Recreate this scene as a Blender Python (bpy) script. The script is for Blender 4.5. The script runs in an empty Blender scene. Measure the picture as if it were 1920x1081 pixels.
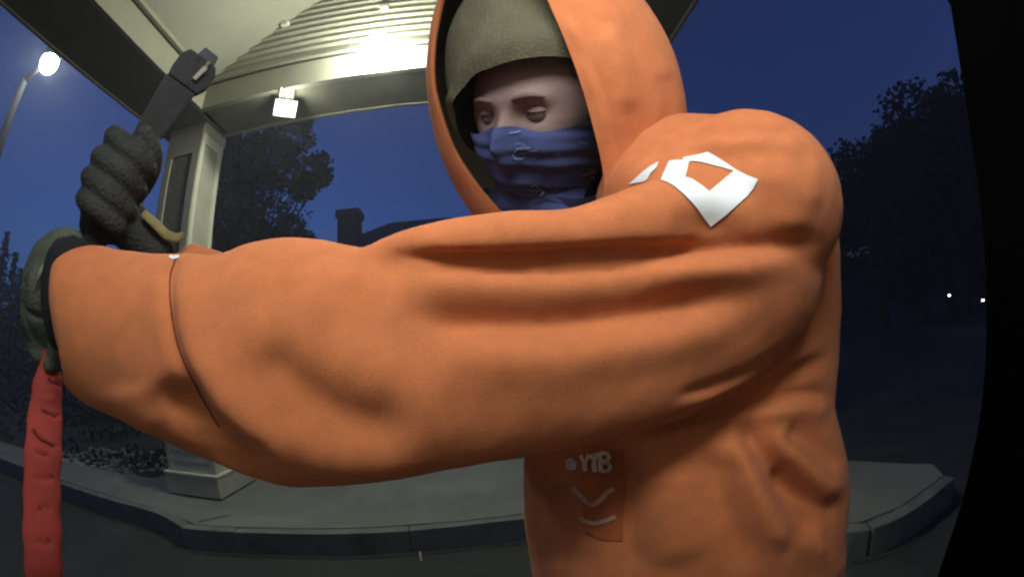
import bpy, bmesh, math, random
import numpy as np
from mathutils import Vector, Matrix, noise
from mathutils.bvhtree import BVHTree
random.seed(7); rng = np.random.default_rng(7)
S = bpy.context.scene
C = S.collection
R = math.radians
HAZE = 0.0105

# ------------------------------------------------------------------ camera (wide security lens)
LF, LK = 720.0, -0.03                  # pixels per radian and cubic term of the lens, on a 1920 px wide picture
PITCH, ROLL, YAW = 0.14, -0.10, -0.11
EYE = np.array([0.0, 0.0, 1.2])
def _m(a): return np.array(a, float)
_c, _s = math.cos(ROLL), math.sin(ROLL); _R = _m([[_c, 0, -_s], [0, 1, 0], [_s, 0, _c]])
_c, _s = math.cos(PITCH), math.sin(PITCH); _P = _m([[1, 0, 0], [0, _c, -_s], [0, _s, _c]])
_c, _s = math.cos(YAW), math.sin(YAW); _Y = _m([[_c, -_s, 0], [_s, _c, 0], [0, 0, 1]])
MV = _Y @ _P @ _R
def ray(px, py):
    dx = px - 960.0; dy = 540.0 - py
    r = max(math.hypot(dx, dy), 1e-6); t = r / LF; t = t + LK * t ** 3
    return MV @ _m([dx * math.sin(t) / r, math.cos(t), dy * math.sin(t) / r])
def at(px, py, D): return EYE + ray(px, py) * D
def onz(px, py, z):
    d = ray(px, py); return EYE + d * (z - EYE[2]) / d[2]
def ony(px, py, y):
    d = ray(px, py); return EYE + d * y / d[1]
def halfang(px, py, h):
    a, b = ray(px, py - h), ray(px, py + h); return math.acos(max(-1, min(1, float(a @ b)))) / 2
def halfangx(px, py, h):
    a, b = ray(px - h, py), ray(px + h, py); return math.acos(max(-1, min(1, float(a @ b)))) / 2
def project(P):
    """world points (n,3) -> picture coordinates (n,2) and distance (n)"""
    d = np.asarray(P, float) - EYE
    D = np.linalg.norm(d, axis=1); d = (d / D[:, None]) @ MV
    t = np.arccos(np.clip(d[:, 1], -1, 1)); q = np.hypot(d[:, 0], d[:, 2]) + 1e-9
    r = t.copy()
    for _ in range(25): r = t - LK * r ** 3
    return np.stack([960 + d[:, 0] / q * r * LF, 540 - d[:, 2] / q * r * LF], 1), D

cam = bpy.data.cameras.new('camera'); co = bpy.data.objects.new('camera', cam); C.objects.link(co)
S.camera = co
cam.type = 'PANO'; cam.sensor_width = 36.0; cam.sensor_fit = 'HORIZONTAL'
cam.clip_start = 0.02; cam.clip_end = 2000
_k1 = 1920.0 / 36.0 / LF
for tgt in (cam, getattr(cam, 'cycles', None)):
    if tgt is None: continue
    try:
        pre = '' if tgt is cam else ''
        for nm, v in (('panorama_type', 'FISHEYE_LENS_POLYNOMIAL'), ('fisheye_fov', R(200)), ('fisheye_polynomial_k0', 0.0),
                      ('fisheye_polynomial_k1', -_k1), ('fisheye_polynomial_k2', 0.0),
                      ('fisheye_polynomial_k3', -LK * _k1 ** 3), ('fisheye_polynomial_k4', 0.0)):
            if hasattr(tgt, nm): setattr(tgt, nm, v)
    except Exception as e: print('lens', e)
mw = Matrix.Identity(4)
for i in range(3):
    mw[i][0] = MV[i, 0]; mw[i][1] = MV[i, 2]; mw[i][2] = -MV[i, 1]; mw[i][3] = EYE[i]
co.matrix_world = mw

# ------------------------------------------------------------------ dusk sky, last trace of sun, exposure
W = bpy.data.worlds.new('World'); S.world = W; W.use_nodes = True
nt = W.node_tree; bg = nt.nodes['Background']
sky = nt.nodes.new('ShaderNodeTexSky'); sky.sky_type = 'NISHITA'; sky.sun_disc = False
SUN_EL, SUN_AZ = R(-1.6), R(-42)
sky.sun_elevation = SUN_EL; sky.sun_rotation = SUN_AZ
sky.air_density = 1.0; sky.dust_density = 0.6; sky.ozone_density = 4.0
nt.links.new(sky.outputs[0], bg.inputs[0]); bg.inputs[1].default_value = 0.15
sl = bpy.data.lights.new('sun', 'SUN'); sl.energy = 0.004; sl.angle = R(12); sl.color = (1, .9, .8)
so = bpy.data.objects.new('sun', sl); C.objects.link(so)
so.rotation_euler = Vector((math.sin(SUN_AZ), math.cos(SUN_AZ), 0.05)).to_track_quat('Z', 'Y').to_euler()
S.view_settings.view_transform = 'Standard'; S.view_settings.look = 'None'
S.view_settings.gamma = 1; S.view_settings.exposure = 2.3
S.cycles.use_denoising = True
S.cycles.filter_width = 2.2
S.cycles.max_bounces = 5; S.cycles.diffuse_bounces = 3; S.cycles.sample_clamp_indirect = 4

# ------------------------------------------------------------------ materials
def mat(name, col, rough=.7, metal=0., var=.0, vscale=8., bump=0., bscale=60., emit=None, estr=0., sheen=0., coord='Object', var2=None, spec=.4):
    m = bpy.data.materials.new(name); m.use_nodes = True
    n = m.node_tree; b = n.nodes['Principled BSDF']
    b.inputs['Base Color'].default_value = (*col, 1); b.inputs['Roughness'].default_value = rough
    b.inputs['Metallic'].default_value = metal; b.inputs['Specular IOR Level'].default_value = spec
    if sheen: b.inputs['Sheen Weight'].default_value = sheen; b.inputs['Sheen Roughness'].default_value = .6
    tc = n.nodes.new('ShaderNodeTexCoord')
    if var > 0:
        t = n.nodes.new('ShaderNodeTexNoise'); t.inputs['Scale'].default_value = vscale; t.inputs['Detail'].default_value = 6
        n.links.new(tc.outputs[coord], t.inputs['Vector'])
        r = n.nodes.new('ShaderNodeValToRGB')
        c2 = var2 or tuple(c * (1 - var) for c in col); c3 = tuple(min(1, c * (1 + var * .6)) for c in col)
        r.color_ramp.elements[0].position = .3; r.color_ramp.elements[1].position = .7
        r.color_ramp.elements[0].color = (*c2, 1); r.color_ramp.elements[1].color = (*c3, 1)
        n.links.new(t.outputs['Fac'], r.inputs['Fac']); n.links.new(r.outputs['Color'], b.inputs['Base Color'])
    if bump > 0:
        t = n.nodes.new('ShaderNodeTexNoise'); t.inputs['Scale'].default_value = bscale; t.inputs['Detail'].default_value = 8
        n.links.new(tc.outputs[coord], t.inputs['Vector'])
        bp = n.nodes.new('ShaderNodeBump'); bp.inputs['Strength'].default_value = bump; bp.inputs['Distance'].default_value = .01
        n.links.new(t.outputs['Fac'], bp.inputs['Height']); n.links.new(bp.outputs['Normal'], b.inputs['Normal'])
    if emit:
        b.inputs['Emission Color'].default_value = (*emit, 1); b.inputs['Emission Strength'].default_value = estr
    return m
M = dict(
    seam=mat('seam_shade', (.20, .05, .025), .95, spec=.05),
    orange=mat('orange_fleece', (.56, .195, .078), .95, var=.10, vscale=9, bump=.16, bscale=900, sheen=.08, spec=.05),
    lining=mat('olive_lining', (.30, .26, .16), .95, var=.15, vscale=20, spec=.1),
    beanie=mat('olive_knit', (.098, .098, .066), .95, var=.12, vscale=40, bump=.3, bscale=300, spec=.1),
    lid=mat('eyelid_skin', (.17, .115, .11), .8), skin=mat('skin', (.21, .15, .145), .8, var=.22, vscale=22, bump=.08, bscale=200),
    eye=mat('eye_white', (.12, .10, .095), .3), iris=mat('iris', (.05, .04, .035), .2), hair=mat('brow_hair', (.13, .10, .085), .9),
    navy=mat('navy_bandana', (.040, .062, .185), .85, var=.15, vscale=25, bump=.2, bscale=400),
    paisley=mat('bandana_print', (.15, .21, .40), .8, var=.5, vscale=120),
    glove=mat('grey_glove', (.030, .036, .034), .85, var=.35, vscale=35, bump=.5, bscale=250),
    glove2=mat('green_grey_glove', (.085, .11, .085), .85, var=.3, vscale=30, bump=.4, bscale=250),
    cuff=mat('black_knit_cuff', (.012, .013, .018), .95, bump=.4, bscale=300),
    piping=mat('pale_piping', (.42, .43, .30), .7, var=.3, vscale=60), tanstrap=mat('tan_strap', (.22, .21, .09), .8, var=.3, vscale=60),
    white_print=mat('white_print', (.78, .88, .93), .5, var=.04, vscale=40), chest_print=mat('chest_print', (.66, .58, .50), .7, var=.35, vscale=70),
    dark_print=mat('dark_red_print', (.41, .125, .050), .95, var=.15, vscale=20, spec=.1),
    faint_print=mat('faint_print', (.52, .36, .27), .9, var=.3, vscale=60, spec=.1),
    steel=mat('black_steel', (.006, .008, .012), .7, .0, var=.4, vscale=40, bump=.2, bscale=90), steel_blue=mat('blue_grey_steel', (.022, .026, .042), .6, .1, var=.2, vscale=30),
    worn=mat('worn_steel', (.22, .22, .18), .6, .2),
    red=mat('red_webbing', (.40, .066, .055), .85, var=.22, vscale=18, bump=.12, bscale=90, spec=.2),
    red_dark=mat('crease_shade_red', (.10, .03, .03), .9),
    trousers=mat('dark_trousers', (.02, .022, .03), .9, bump=.3, bscale=100), shoe=mat('black_shoe', (.02, .02, .02), .6),
    cream=mat('cream_stucco', (.34, .338, .27), .85, var=.06, vscale=3, bump=.15, bscale=80),
    trim=mat('beige_trim', (.34, .335, .26), .7, var=.08, vscale=5, bump=.1, bscale=50),
    siding=mat('beige_siding', (.36, .36, .28), .7, var=.07, vscale=6, bump=.1, bscale=60),
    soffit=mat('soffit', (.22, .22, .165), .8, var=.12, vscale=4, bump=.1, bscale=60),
    column=mat('column_paint', (.50, .50, .40), .75, var=.10, vscale=7, bump=.15, bscale=60),
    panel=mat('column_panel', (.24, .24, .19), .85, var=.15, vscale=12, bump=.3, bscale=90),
    light_trim=mat('pale_trim', (.76, .78, .62), .7, var=.06, vscale=9),
    roofing=mat('roof_shingle', (.06, .06, .06), .9, var=.3, vscale=10),
    fixture=mat('fixture_metal', (.45, .46, .44), .5, .3, var=.1), darkmetal=mat('dark_metal', (.010, .012, .013), .9, 0.0),
    asphalt=mat('asphalt', (.052, .055, .050), .9, var=.28, vscale=1.6, bump=.7, bscale=160),
    concrete=mat('concrete', (.235, .245, .20), .9, var=.16, vscale=3.5, bump=.5, bscale=120),
    kerbm=mat('kerb_concrete', (.20, .21, .18), .9, var=.25, vscale=6, bump=.5, bscale=90),
    joint=mat('joint', (.04, .04, .035), .95), paint=mat('worn_paint', (.30, .30, .26), .8, var=.4, vscale=30),
    soil=mat('soil', (.04, .04, .028), .95, var=.4, vscale=10, bump=.8, bscale=40), grassm=mat('grass', (.03, .045, .015), .9, var=.4, vscale=20),
    stone=mat('river_stone', (.46, .46, .32), .7, var=.45, vscale=5), stone2=mat('grey_river_stone', (.28, .29, .22), .7, var=.3, vscale=6),
    stone3=mat('tan_river_stone', (.40, .33, .20), .7, var=.3, vscale=6),
    leaf=mat('leaf', (.045, .07, .028), .7, var=.3, vscale=3), leaf2=mat('dark_leaf', (.03, .045, .02), .8, var=.3, vscale=3),
    needle=mat('needle', (.02, .035, .018), .8, var=.3, vscale=3), bark=mat('bark', (.06, .05, .035), .9, var=.3, vscale=8, bump=.6, bscale=20),
    brick=mat('dark_brick', (.16, .08, .06), .9, var=.3, vscale=12, bump=.4, bscale=30), housewall=mat('house_siding', (.22, .21, .19), .8, var=.1),
    glass=mat('dark_glass', (.02, .025, .03), .1), plate=mat('satin_bounce_plate', (.55, .55, .52), .5, .0, var=.05), kiosk=mat('kiosk_black', (.0006, .0006, .0006), 1.0, spec=0.0),
)
TASK = 2.95
LAMP_W = (.98, 1.0, .84)
M['lamp'] = mat('lamp_lens', (.9, .9, .85), .4, emit=LAMP_W, estr=30)
M['lamp_globe'] = mat('globe_lens', (.9, .9, .85), .4, emit=LAMP_W, estr=27)
M['lamp_small'] = mat('small_lamp_lens', (.9, .9, .9), .4, emit=(.88, .93, 1.0), estr=9)
M['lamp_street'] = mat('street_lamp_lens', (.9, .9, .9), .4, emit=(.95, 1, .98), estr=25)
M['lamp_task'] = mat('task_lamp_lens', (.9, .9, .85), .4, emit=(1, .96, .90), estr=TASK)
M['lamp_far'] = mat('far_lamp_lens', (.9, .9, .9), .4, emit=(.9, .95, 1.0), estr=2)

# fleece: fine pilling on top of the slow variation
_n = M['orange'].node_tree; _b = _n.nodes['Principled BSDF']; _src = _b.inputs['Base Color'].links[0].from_socket
_tc = _n.nodes.new('ShaderNodeTexCoord')
for _sc, _lo, _hi in ((1000, .88, 1.09), (60, .92, 1.05)):
    _t = _n.nodes.new('ShaderNodeTexNoise'); _t.inputs['Scale'].default_value = _sc; _t.inputs['Detail'].default_value = 3
    _n.links.new(_tc.outputs['Object'], _t.inputs['Vector'])
    _mr = _n.nodes.new('ShaderNodeMapRange'); _mr.inputs['From Min'].default_value = .3; _mr.inputs['From Max'].default_value = .7
    _mr.inputs['To Min'].default_value = _lo; _mr.inputs['To Max'].default_value = _hi; _n.links.new(_t.outputs['Fac'], _mr.inputs['Value'])
    _mx = _n.nodes.new('ShaderNodeVectorMath'); _mx.operation = 'SCALE'
    _n.links.new(_src, _mx.inputs[0]); _n.links.new(_mr.outputs['Result'], _mx.inputs['Scale']); _src = _mx.outputs['Vector']
_n.links.new(_src, _b.inputs['Base Color'])
# ------------------------------------------------------------------ helpers
def tag(o, label=None, cat=None, group=None, kind=None):
    if label: o['label'] = label
    if cat: o['category'] = cat
    if group: o['group'] = group
    if kind: o['kind'] = kind
    return o
def thing(name, label, cat, loc=(0, 0, 0), group=None):
    o = bpy.data.objects.new(name, None); C.objects.link(o); o.location = Vector(loc)
    o.empty_display_size = .1
    return tag(o, label, cat, group)
def link(name, me, parent=None, m=None, smooth=False):
    o = bpy.data.objects.new(name, me); C.objects.link(o)
    if m is not None and not me.materials: me.materials.append(m)
    if parent is not None:
        o.parent = parent
        pl = Vector(parent.location) if parent.parent is None else Vector(parent.location) + Vector(parent.parent.location)
        o.location = -pl                                   # meshes are written in world coordinates
    if smooth:
        me.polygons.foreach_set('use_smooth', [True] * len(me.polygons))
    return o
def obj(name, bm, m, parent=None, smooth=False, bevel=0):
    if bevel > 0:
        bmesh.ops.bevel(bm, geom=[e for e in bm.edges if e.calc_length() > bevel * 3], offset=bevel, segments=2, affect='EDGES', profile=.7)
    bmesh.ops.recalc_face_normals(bm, faces=bm.faces)
    me = bpy.data.meshes.new(name); bm.to_mesh(me); bm.free()
    return link(name, me, parent, m, smooth)
def child_of_part(o, part):
    """hang mesh o under a part whose own origin is offset"""
    o.parent = part; o.location = (0, 0, 0); return o
def box(bm, x0, x1, y0, y1, z0, z1):
    v = [bm.verts.new(p) for p in ((x0, y0, z0), (x1, y0, z0), (x1, y1, z0), (x0, y1, z0), (x0, y0, z1), (x1, y0, z1), (x1, y1, z1), (x0, y1, z1))]
    for f in ((0, 3, 2, 1), (4, 5, 6, 7), (0, 1, 5, 4), (1, 2, 6, 5), (2, 3, 7, 6), (3, 0, 4, 7)): bm.faces.new([v[i] for i in f])
    return v
def bx(*a):
    bm = bmesh.new(); box(bm, *a); return bm
def prism(poly, z0, z1, zfun=None):
    bm = bmesh.new()
    a = [bm.verts.new((p[0], p[1], z0)) for p in poly]; b = [bm.verts.new((p[0], p[1], z1)) for p in poly]
    n = len(poly)
    bm.faces.new(a[::-1]); bm.faces.new(b)
    for i in range(n): bm.faces.new((a[i], a[(i + 1) % n], b[(i + 1) % n], b[i]))
    return bm
def hexa(pts):
    """8 points: bottom quad then top quad"""
    bm = bmesh.new(); v = [bm.verts.new(tuple(p)) for p in pts]
    for f in ((0, 3, 2, 1), (4, 5, 6, 7), (0, 1, 5, 4), (1, 2, 6, 5), (2, 3, 7, 6), (3, 0, 4, 7)): bm.faces.new([v[i] for i in f])
    return bm
def tube(path, radii, seg=16, bm=None, aspect=None, up=None, cap=True):
    """lofted rings along a path; aspect: depth/height ratio, up: vector (or list) the 'height' axis follows"""
    bm = bm or bmesh.new(); P = [Vector(p) for p in path]; rings = []
    for i, p in enumerate(P):
        t = (P[min(i + 1, len(P) - 1)] - P[max(i - 1, 0)]).normalized()
        u = Vector(up[i] if isinstance(up, list) else up) if up is not None else Vector((0, 0, 1) if abs(t.z) < .9 else (1, 0, 0))
        e1 = (u - t * u.dot(t)).normalized(); e2 = t.cross(e1)
        r = radii[i] if hasattr(radii, '__len__') else radii
        a = (aspect[i] if hasattr(aspect, '__len__') else aspect) if aspect is not None else 1
        rings.append([bm.verts.new(p + e1 * math.cos(2 * math.pi * k / seg) * r + e2 * math.sin(2 * math.pi * k / seg) * r * a) for k in range(seg)])
    for A, B in zip(rings, rings[1:]):
        for k in range(seg): bm.faces.new((A[k], A[(k + 1) % seg], B[(k + 1) % seg], B[k]))
    if cap: bm.faces.new(rings[0][::-1]); bm.faces.new(rings[-1])
    return bm
def smooth_path(pts, n):
    """Catmull-Rom resample of tuples of any width"""
    P = np.array(pts, float); P = np.vstack([2 * P[0] - P[1], P, 2 * P[-1] - P[-2]]); out = []
    m = len(P) - 3
    for i in range(n):
        s = i / (n - 1) * m; k = min(int(s), m - 1); t = s - k
        a, b, c, d = P[k:k + 4]
        out.append(.5 * ((2 * b) + (-a + c) * t + (2 * a - 5 * b + 4 * c - d) * t * t + (-a + 3 * b - 3 * c + d) * t ** 3))
    return np.array(out)
def evaluated(o):
    dg = bpy.context.evaluated_depsgraph_get(); e = o.evaluated_get(dg)
    me = bpy.data.meshes.new_from_object(e); return me
def skin(name, chains, m, parent, sub=2, root=0):
    """chains: list of lists of (point, radius); a chain may start with an index into the points made so far"""
    V, E, Rr = [], [], []
    for ch in chains:
        prev = None
        for it in ch:
            if isinstance(it, int): prev = it; continue
            V.append(tuple(it[0])); Rr.append(it[1]); k = len(V) - 1
            if prev is not None: E.append((prev, k))
            prev = k
    me = bpy.data.meshes.new(name); me.from_pydata(V, E, []); o = bpy.data.objects.new(name, me); C.objects.link(o)
    md = o.modifiers.new('s', 'SKIN'); md.use_smooth_shade = True
    for i, d in enumerate(me.skin_vertices[0].data):
        r = Rr[i]; d.radius = r if hasattr(r, '__len__') else (r, r); d.use_root = (i == root)
    md = o.modifiers.new('b', 'SUBSURF'); md.levels = sub; md.render_levels = sub
    me2 = evaluated(o); bpy.data.objects.remove(o)
    me2.materials.clear()
    return link(name, me2, parent, m, True)

# ================================================================== ground, walk, kerb
def sheet(name, x0, x1, y0, y1, z, m):
    bm = bmesh.new(); v = [bm.verts.new(p) for p in ((x0, y0, z), (x1, y0, z), (x1, y1, z), (x0, y1, z))]; bm.faces.new(v)
    return obj(name, bm, m)
tag(sheet('ground', -300, 300, -60, 500, -.02, M['soil']), kind='structure')
tag(sheet('road', -40, 60, -30, 9, -.004, M['asphalt']), kind='structure')
# the walk under the canopy: front edge along the drive, curling back towards the kiosk on the right
front = [(-9.0, 2.30), (-3.9, 2.24), (-3.1, 2.2), (-2.45, 2.17), (-2.05, 2.05), (-1.95, 2.02), (-1.45, 2.11), (-.93, 2.17), (-.43, 2.22), (.15, 2.24), (.7, 2.12),
         (1.15, 1.75), (1.42, 1.32), (1.60, 1.08), (1.85, 1.0), (2.3, .97)]
back = [(2.42, 1.1), (2.28, 1.45), (2.1, 1.9), (1.9, 3.4), (-2.9, 3.4), (-3.1, 2.75), (-9.0, 2.8)]
walk = prism(front + back, -.01, .15)
wk = obj('walkway', walk, M['concrete'], bevel=.012); tag(wk, kind='structure')
def strip_between(name, pts, w, z0, z1, m, parent=None):
    """kerb stone following the front edge, set proud of the walk"""
    L = []; Q = []
    for i, p in enumerate(pts):
        a = Vector(pts[max(i - 1, 0)]); b = Vector(pts[min(i + 1, len(pts) - 1)]); t = (b - a).normalized(); n = Vector((t.y, -t.x))
        L.append(Vector(p) + n * .004); Q.append(Vector(p) + n * w)
    bm = prism([tuple(v) for v in Q] + [tuple(v) for v in L[::-1]], z0, z1)
    return obj(name, bm, m, parent, bevel=.01)
kerb = thing('kerb', 'long low concrete kerb edging the walkway under the canopy', 'kerb', (-1, 2.1, 0))
kp = smooth_path(front[1:], 46)
segs = [(0, 6), (6, 11), (11, 15), (15, 22), (22, 28), (28, 34), (34, 39), (39, 45)]
for a, b in segs:
    pts = [tuple(kp[i]) for i in range(a, b + 1)]
    pts[0] = tuple(np.array(pts[0]) + (np.array(pts[1]) - np.array(pts[0])) * .02)
    strip_between('kerb_stone', pts, .075, -.01, .146 + rng.uniform(-.003, .003), M['kerbm'], kerb)
# cracks / expansion joints in the walk
jm = bmesh.new()
for (a, b) in (((-1.95, 2.06), (-1.80, 2.24)),):
    a, b = Vector(a), Vector(b); t = (b - a).normalized(); n = Vector((-t.y, t.x)) * .006
    jm.faces.new([jm.verts.new((*p, .1535)) for p in (a - n, b - n, b + n, a + n)])
tag(obj('walkway_joint', jm, M['joint']), kind='structure')
# gutter joint and a short worn paint mark on the drive
gm = bmesh.new()
gp = [tuple(p) for p in kp]
for i in range(len(gp) - 1):
    a, b = Vector(gp[i]), Vector(gp[i + 1]); t = (b - a).normalized(); n = Vector((t.y, -t.x))
    gm.faces.new([gm.verts.new((*p, .0004)) for p in (a + n * .10, b + n * .10, b + n * .125, a + n * .125)])
tag(obj('gutter_joint', gm, M['joint']), kind='structure')
p0, p1 = onz(786, 1024, 0), onz(790, 1050, 0)
bm = bmesh.new(); bm.faces.new([bm.verts.new((p[0] + dx, p[1], .001)) for p, dx in ((p0, -.006), (p1, -.006), (p1, .006), (p0, .006))])
tag(obj('paint_mark', bm, M['paint']), kind='structure')

# planting bed with river stones, left of the column
bed = obj('planting_bed', prism([(-9, 2.8), (-3.1, 2.75), (-2.9, 3.4), (-2.2, 3.6), (-1.5, 7), (-12, 8)], -.01, .13), M['soil']); tag(bed, kind='structure')
stm = []
for k in range(6):
    bm = bmesh.new(); bmesh.ops.create_icosphere(bm, subdivisions=1, radius=.5)
    for v in bm.verts:
        v.co *= 1 + rng.uniform(-.16, .16)
    me = bpy.data.meshes.new('stone'); bm.to_mesh(me); bm.free(); me.materials.append([M['stone'], M['stone2'], M['stone3'], M['stone'], M['stone2'], M['stone']][k])
    me.polygons.foreach_set('use_smooth', [True] * len(me.polygons)); stm.append(me)
placed = 0
while placed < 280:
    px, py = rng.uniform(20, 350), rng.uniform(828, 908)
    g = abs(rng.normal()) 
    if py < 838 + abs(px - 190) * .10 or py > 905 - abs(px - 170) * .18: continue
    p = onz(px, py, .14)
    if not (-9 < p[0] < -2.0 and 2.72 < p[1] < 7.5): continue
    s = rng.uniform(.035, .085) * (1.1 if px > 100 else .9)
    o = bpy.data.objects.new('stone', stm[rng.integers(6)]); C.objects.link(o); o.parent = bed
    o.location = (p[0], p[1], .13 + s * .22); o.scale = (s * 1.2, s, s * .7); o.rotation_euler = (rng.uniform(-.3, .3), rng.uniform(-.3, .3), rng.uniform(0, 6.28))
    placed += 1

gc = rng.uniform([-9, 2.9, .14], [-2.2, 6.5, .26], (5200, 3)); gc = gc[np.array([noise.noise(Vector(c * 1.3)) for c in gc]) > .02]
GC = gc
# ================================================================== canopy
ZB, ZF = 3.30, 3.545            # underside of the beams, top of their inner face
XI, XO, XR, XRO = -2.235, -2.86, 1.02, 1.62
YI, YO, YK = 2.37, 2.83, -.40
can = thing('canopy', 'beige gabled canopy with plain vaulted ceiling and lap siding in its gable', 'canopy', (-.6, 1.2, 3.3))
obj('beam', bx(XI, XR, YI, YI + .05, ZB, ZF), M['trim'], can, bevel=.004)                 # far beam, inner face
obj('beam', bx(XI - .05, XI, YK, YI + .05, ZB, ZF), M['trim'], can, bevel=.004)           # side beam
obj('beam', bx(XR, XR + .05, YK, YI + .05, ZB, ZF), M['trim'], can, bevel=.004)
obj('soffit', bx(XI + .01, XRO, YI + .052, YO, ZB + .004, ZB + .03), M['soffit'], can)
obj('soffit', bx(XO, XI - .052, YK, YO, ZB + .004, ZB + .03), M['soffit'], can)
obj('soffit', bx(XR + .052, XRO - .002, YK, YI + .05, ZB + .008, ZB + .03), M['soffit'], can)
obj('fascia', bx(XO - .03, XRO + .03, YO + .002, YO + .03, ZB - .012, ZB + .32), M['trim'], can)
obj('fascia', bx(XO - .03, XO - .002, YK, YO, ZB - .012, ZB + .32), M['trim'], can)
obj('fascia', bx(XRO + .002, XRO + .03, YK, YO, ZB - .012, ZB + .32), M['trim'], can)
# trim moulding above the beams
obj('shadow_groove', bx(XI + .002, XR - .002, YI - .014, YI + .03, ZF + .001, ZF + .012), M['joint'], can)  # dark strip put in as the shadow line under the moulding
obj('shadow_groove', bx(XI - .03, XI + .014, YK, YI - .015, ZF + .001, ZF + .012), M['joint'], can)
obj('moulding', hexa([(XI + .05, YI - .045, ZF + .013), (XR - .05, YI - .045, ZF + .013), (XR - .05, YI + .05, ZF + .013), (XI + .05, YI + .05, ZF + .013),
                      (XI + .03, YI - .02, ZF + .075), (XR - .03, YI - .02, ZF + .075), (XR - .03, YI + .05, ZF + .075), (XI + .03, YI + .05, ZF + .075)]), M['siding'], can)
obj('moulding', hexa([(XI - .04, YK, ZF + .013), (XI + .045, YK, ZF + .013), (XI + .045, YI + .05, ZF + .013), (XI - .04, YI + .05, ZF + .013),
                      (XI - .04, YK, ZF + .075), (XI + .025, YK, ZF + .075), (XI + .025, YI + .05, ZF + .075), (XI - .04, YI + .05, ZF + .075)]), M['siding'], can)
# vaulted ceiling: two slopes meeting in a ridge
XM, ZR, ZE = -.6, 4.86, 3.60
def slope(xa, za, xb, zb, nm, m, off=0.0, th=.04, ya=YK, yb=YI + .08):
    return obj(nm, hexa([(xa, ya, za + off), (xb, ya, zb + off), (xb, yb, zb + off), (xa, yb, za + off),
                         (xa, ya, za + off + th), (xb, ya, zb + off + th), (xb, yb, zb + off + th), (xa, yb, za + off + th)]), m, can)
slope(XI - .02, ZE, XM, ZR, 'ceiling', M['cream'])
slope(XM + .002, ZR, XR + .02, ZE, 'ceiling', M['cream'])
slope(XO - .15, ZB + .33, XM, ZR + .30, 'roof', M['roofing'], ya=YK - .1, yb=YO + .2, th=.06)
slope(XM + .002, ZR + .30, XRO + .15, ZB + .33, 'roof', M['roofing'], ya=YK - .1, yb=YO + .2, th=.06)
# lap siding of the gable: each board tilted so that its lower edge stands proud and catches the lamp
z = ZF + .08; EXP = .0835; k = 0
while z < ZR - .05:
    def xl(zz): return max(XI + .02, XM - (ZR + .03 - zz) / (ZR - ZE) * (XM - XI))
    def xr(zz): return min(XR - .02, XM + (ZR + .03 - zz) / (ZR - ZE) * (XR - XM))
    z1 = z + EXP
    y0, y1 = YI + .014, YI + .036
    if xr(z1) - xl(z1) > .1:
        prof = [(y0 + .014, z), (y0 - .008, z + .015), (y1, z1 + .002), (y1 + .012, z1 + .002), (y0 + .03, z)]
        bm = bmesh.new(); A_ = []; B_ = []
        for yy, zz in prof:
            A_.append(bm.verts.new((xl(zz), yy, zz))); B_.append(bm.verts.new((xr(zz), yy, zz)))
        bm.faces.new(A_); bm.faces.new(B_[::-1])
        for i in range(5): bm.faces.new((A_[i], B_[i], B_[(i + 1) % 5], A_[(i + 1) % 5]))
        obj('siding_board', bm, M['siding'], can)
    z = z1; k += 1
obj('gable_wall', prism([(0, 0), (1, 0), (.5, 1)], 0, 1) if False else hexa([(XI, YI + .06, ZF), (XR, YI + .06, ZF), (XR, YI + .09, ZF), (XI, YI + .09, ZF),
        (XM - .02, YI + .06, ZR + .2), (XM + .02, YI + .06, ZR + .2), (XM + .02, YI + .09, ZR + .2), (XM - .02, YI + .09, ZR + .2)]), M['siding'], can)
for px, py in ((535, 46), (721, 15)):
    p = ony(px, py, YI); obj('siding_clip', bx(p[0] - .035, p[0] + .035, YI - .03, YI + .02, p[2] - .022, p[2] + .022), M['light_trim'], can, bevel=.003)

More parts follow.
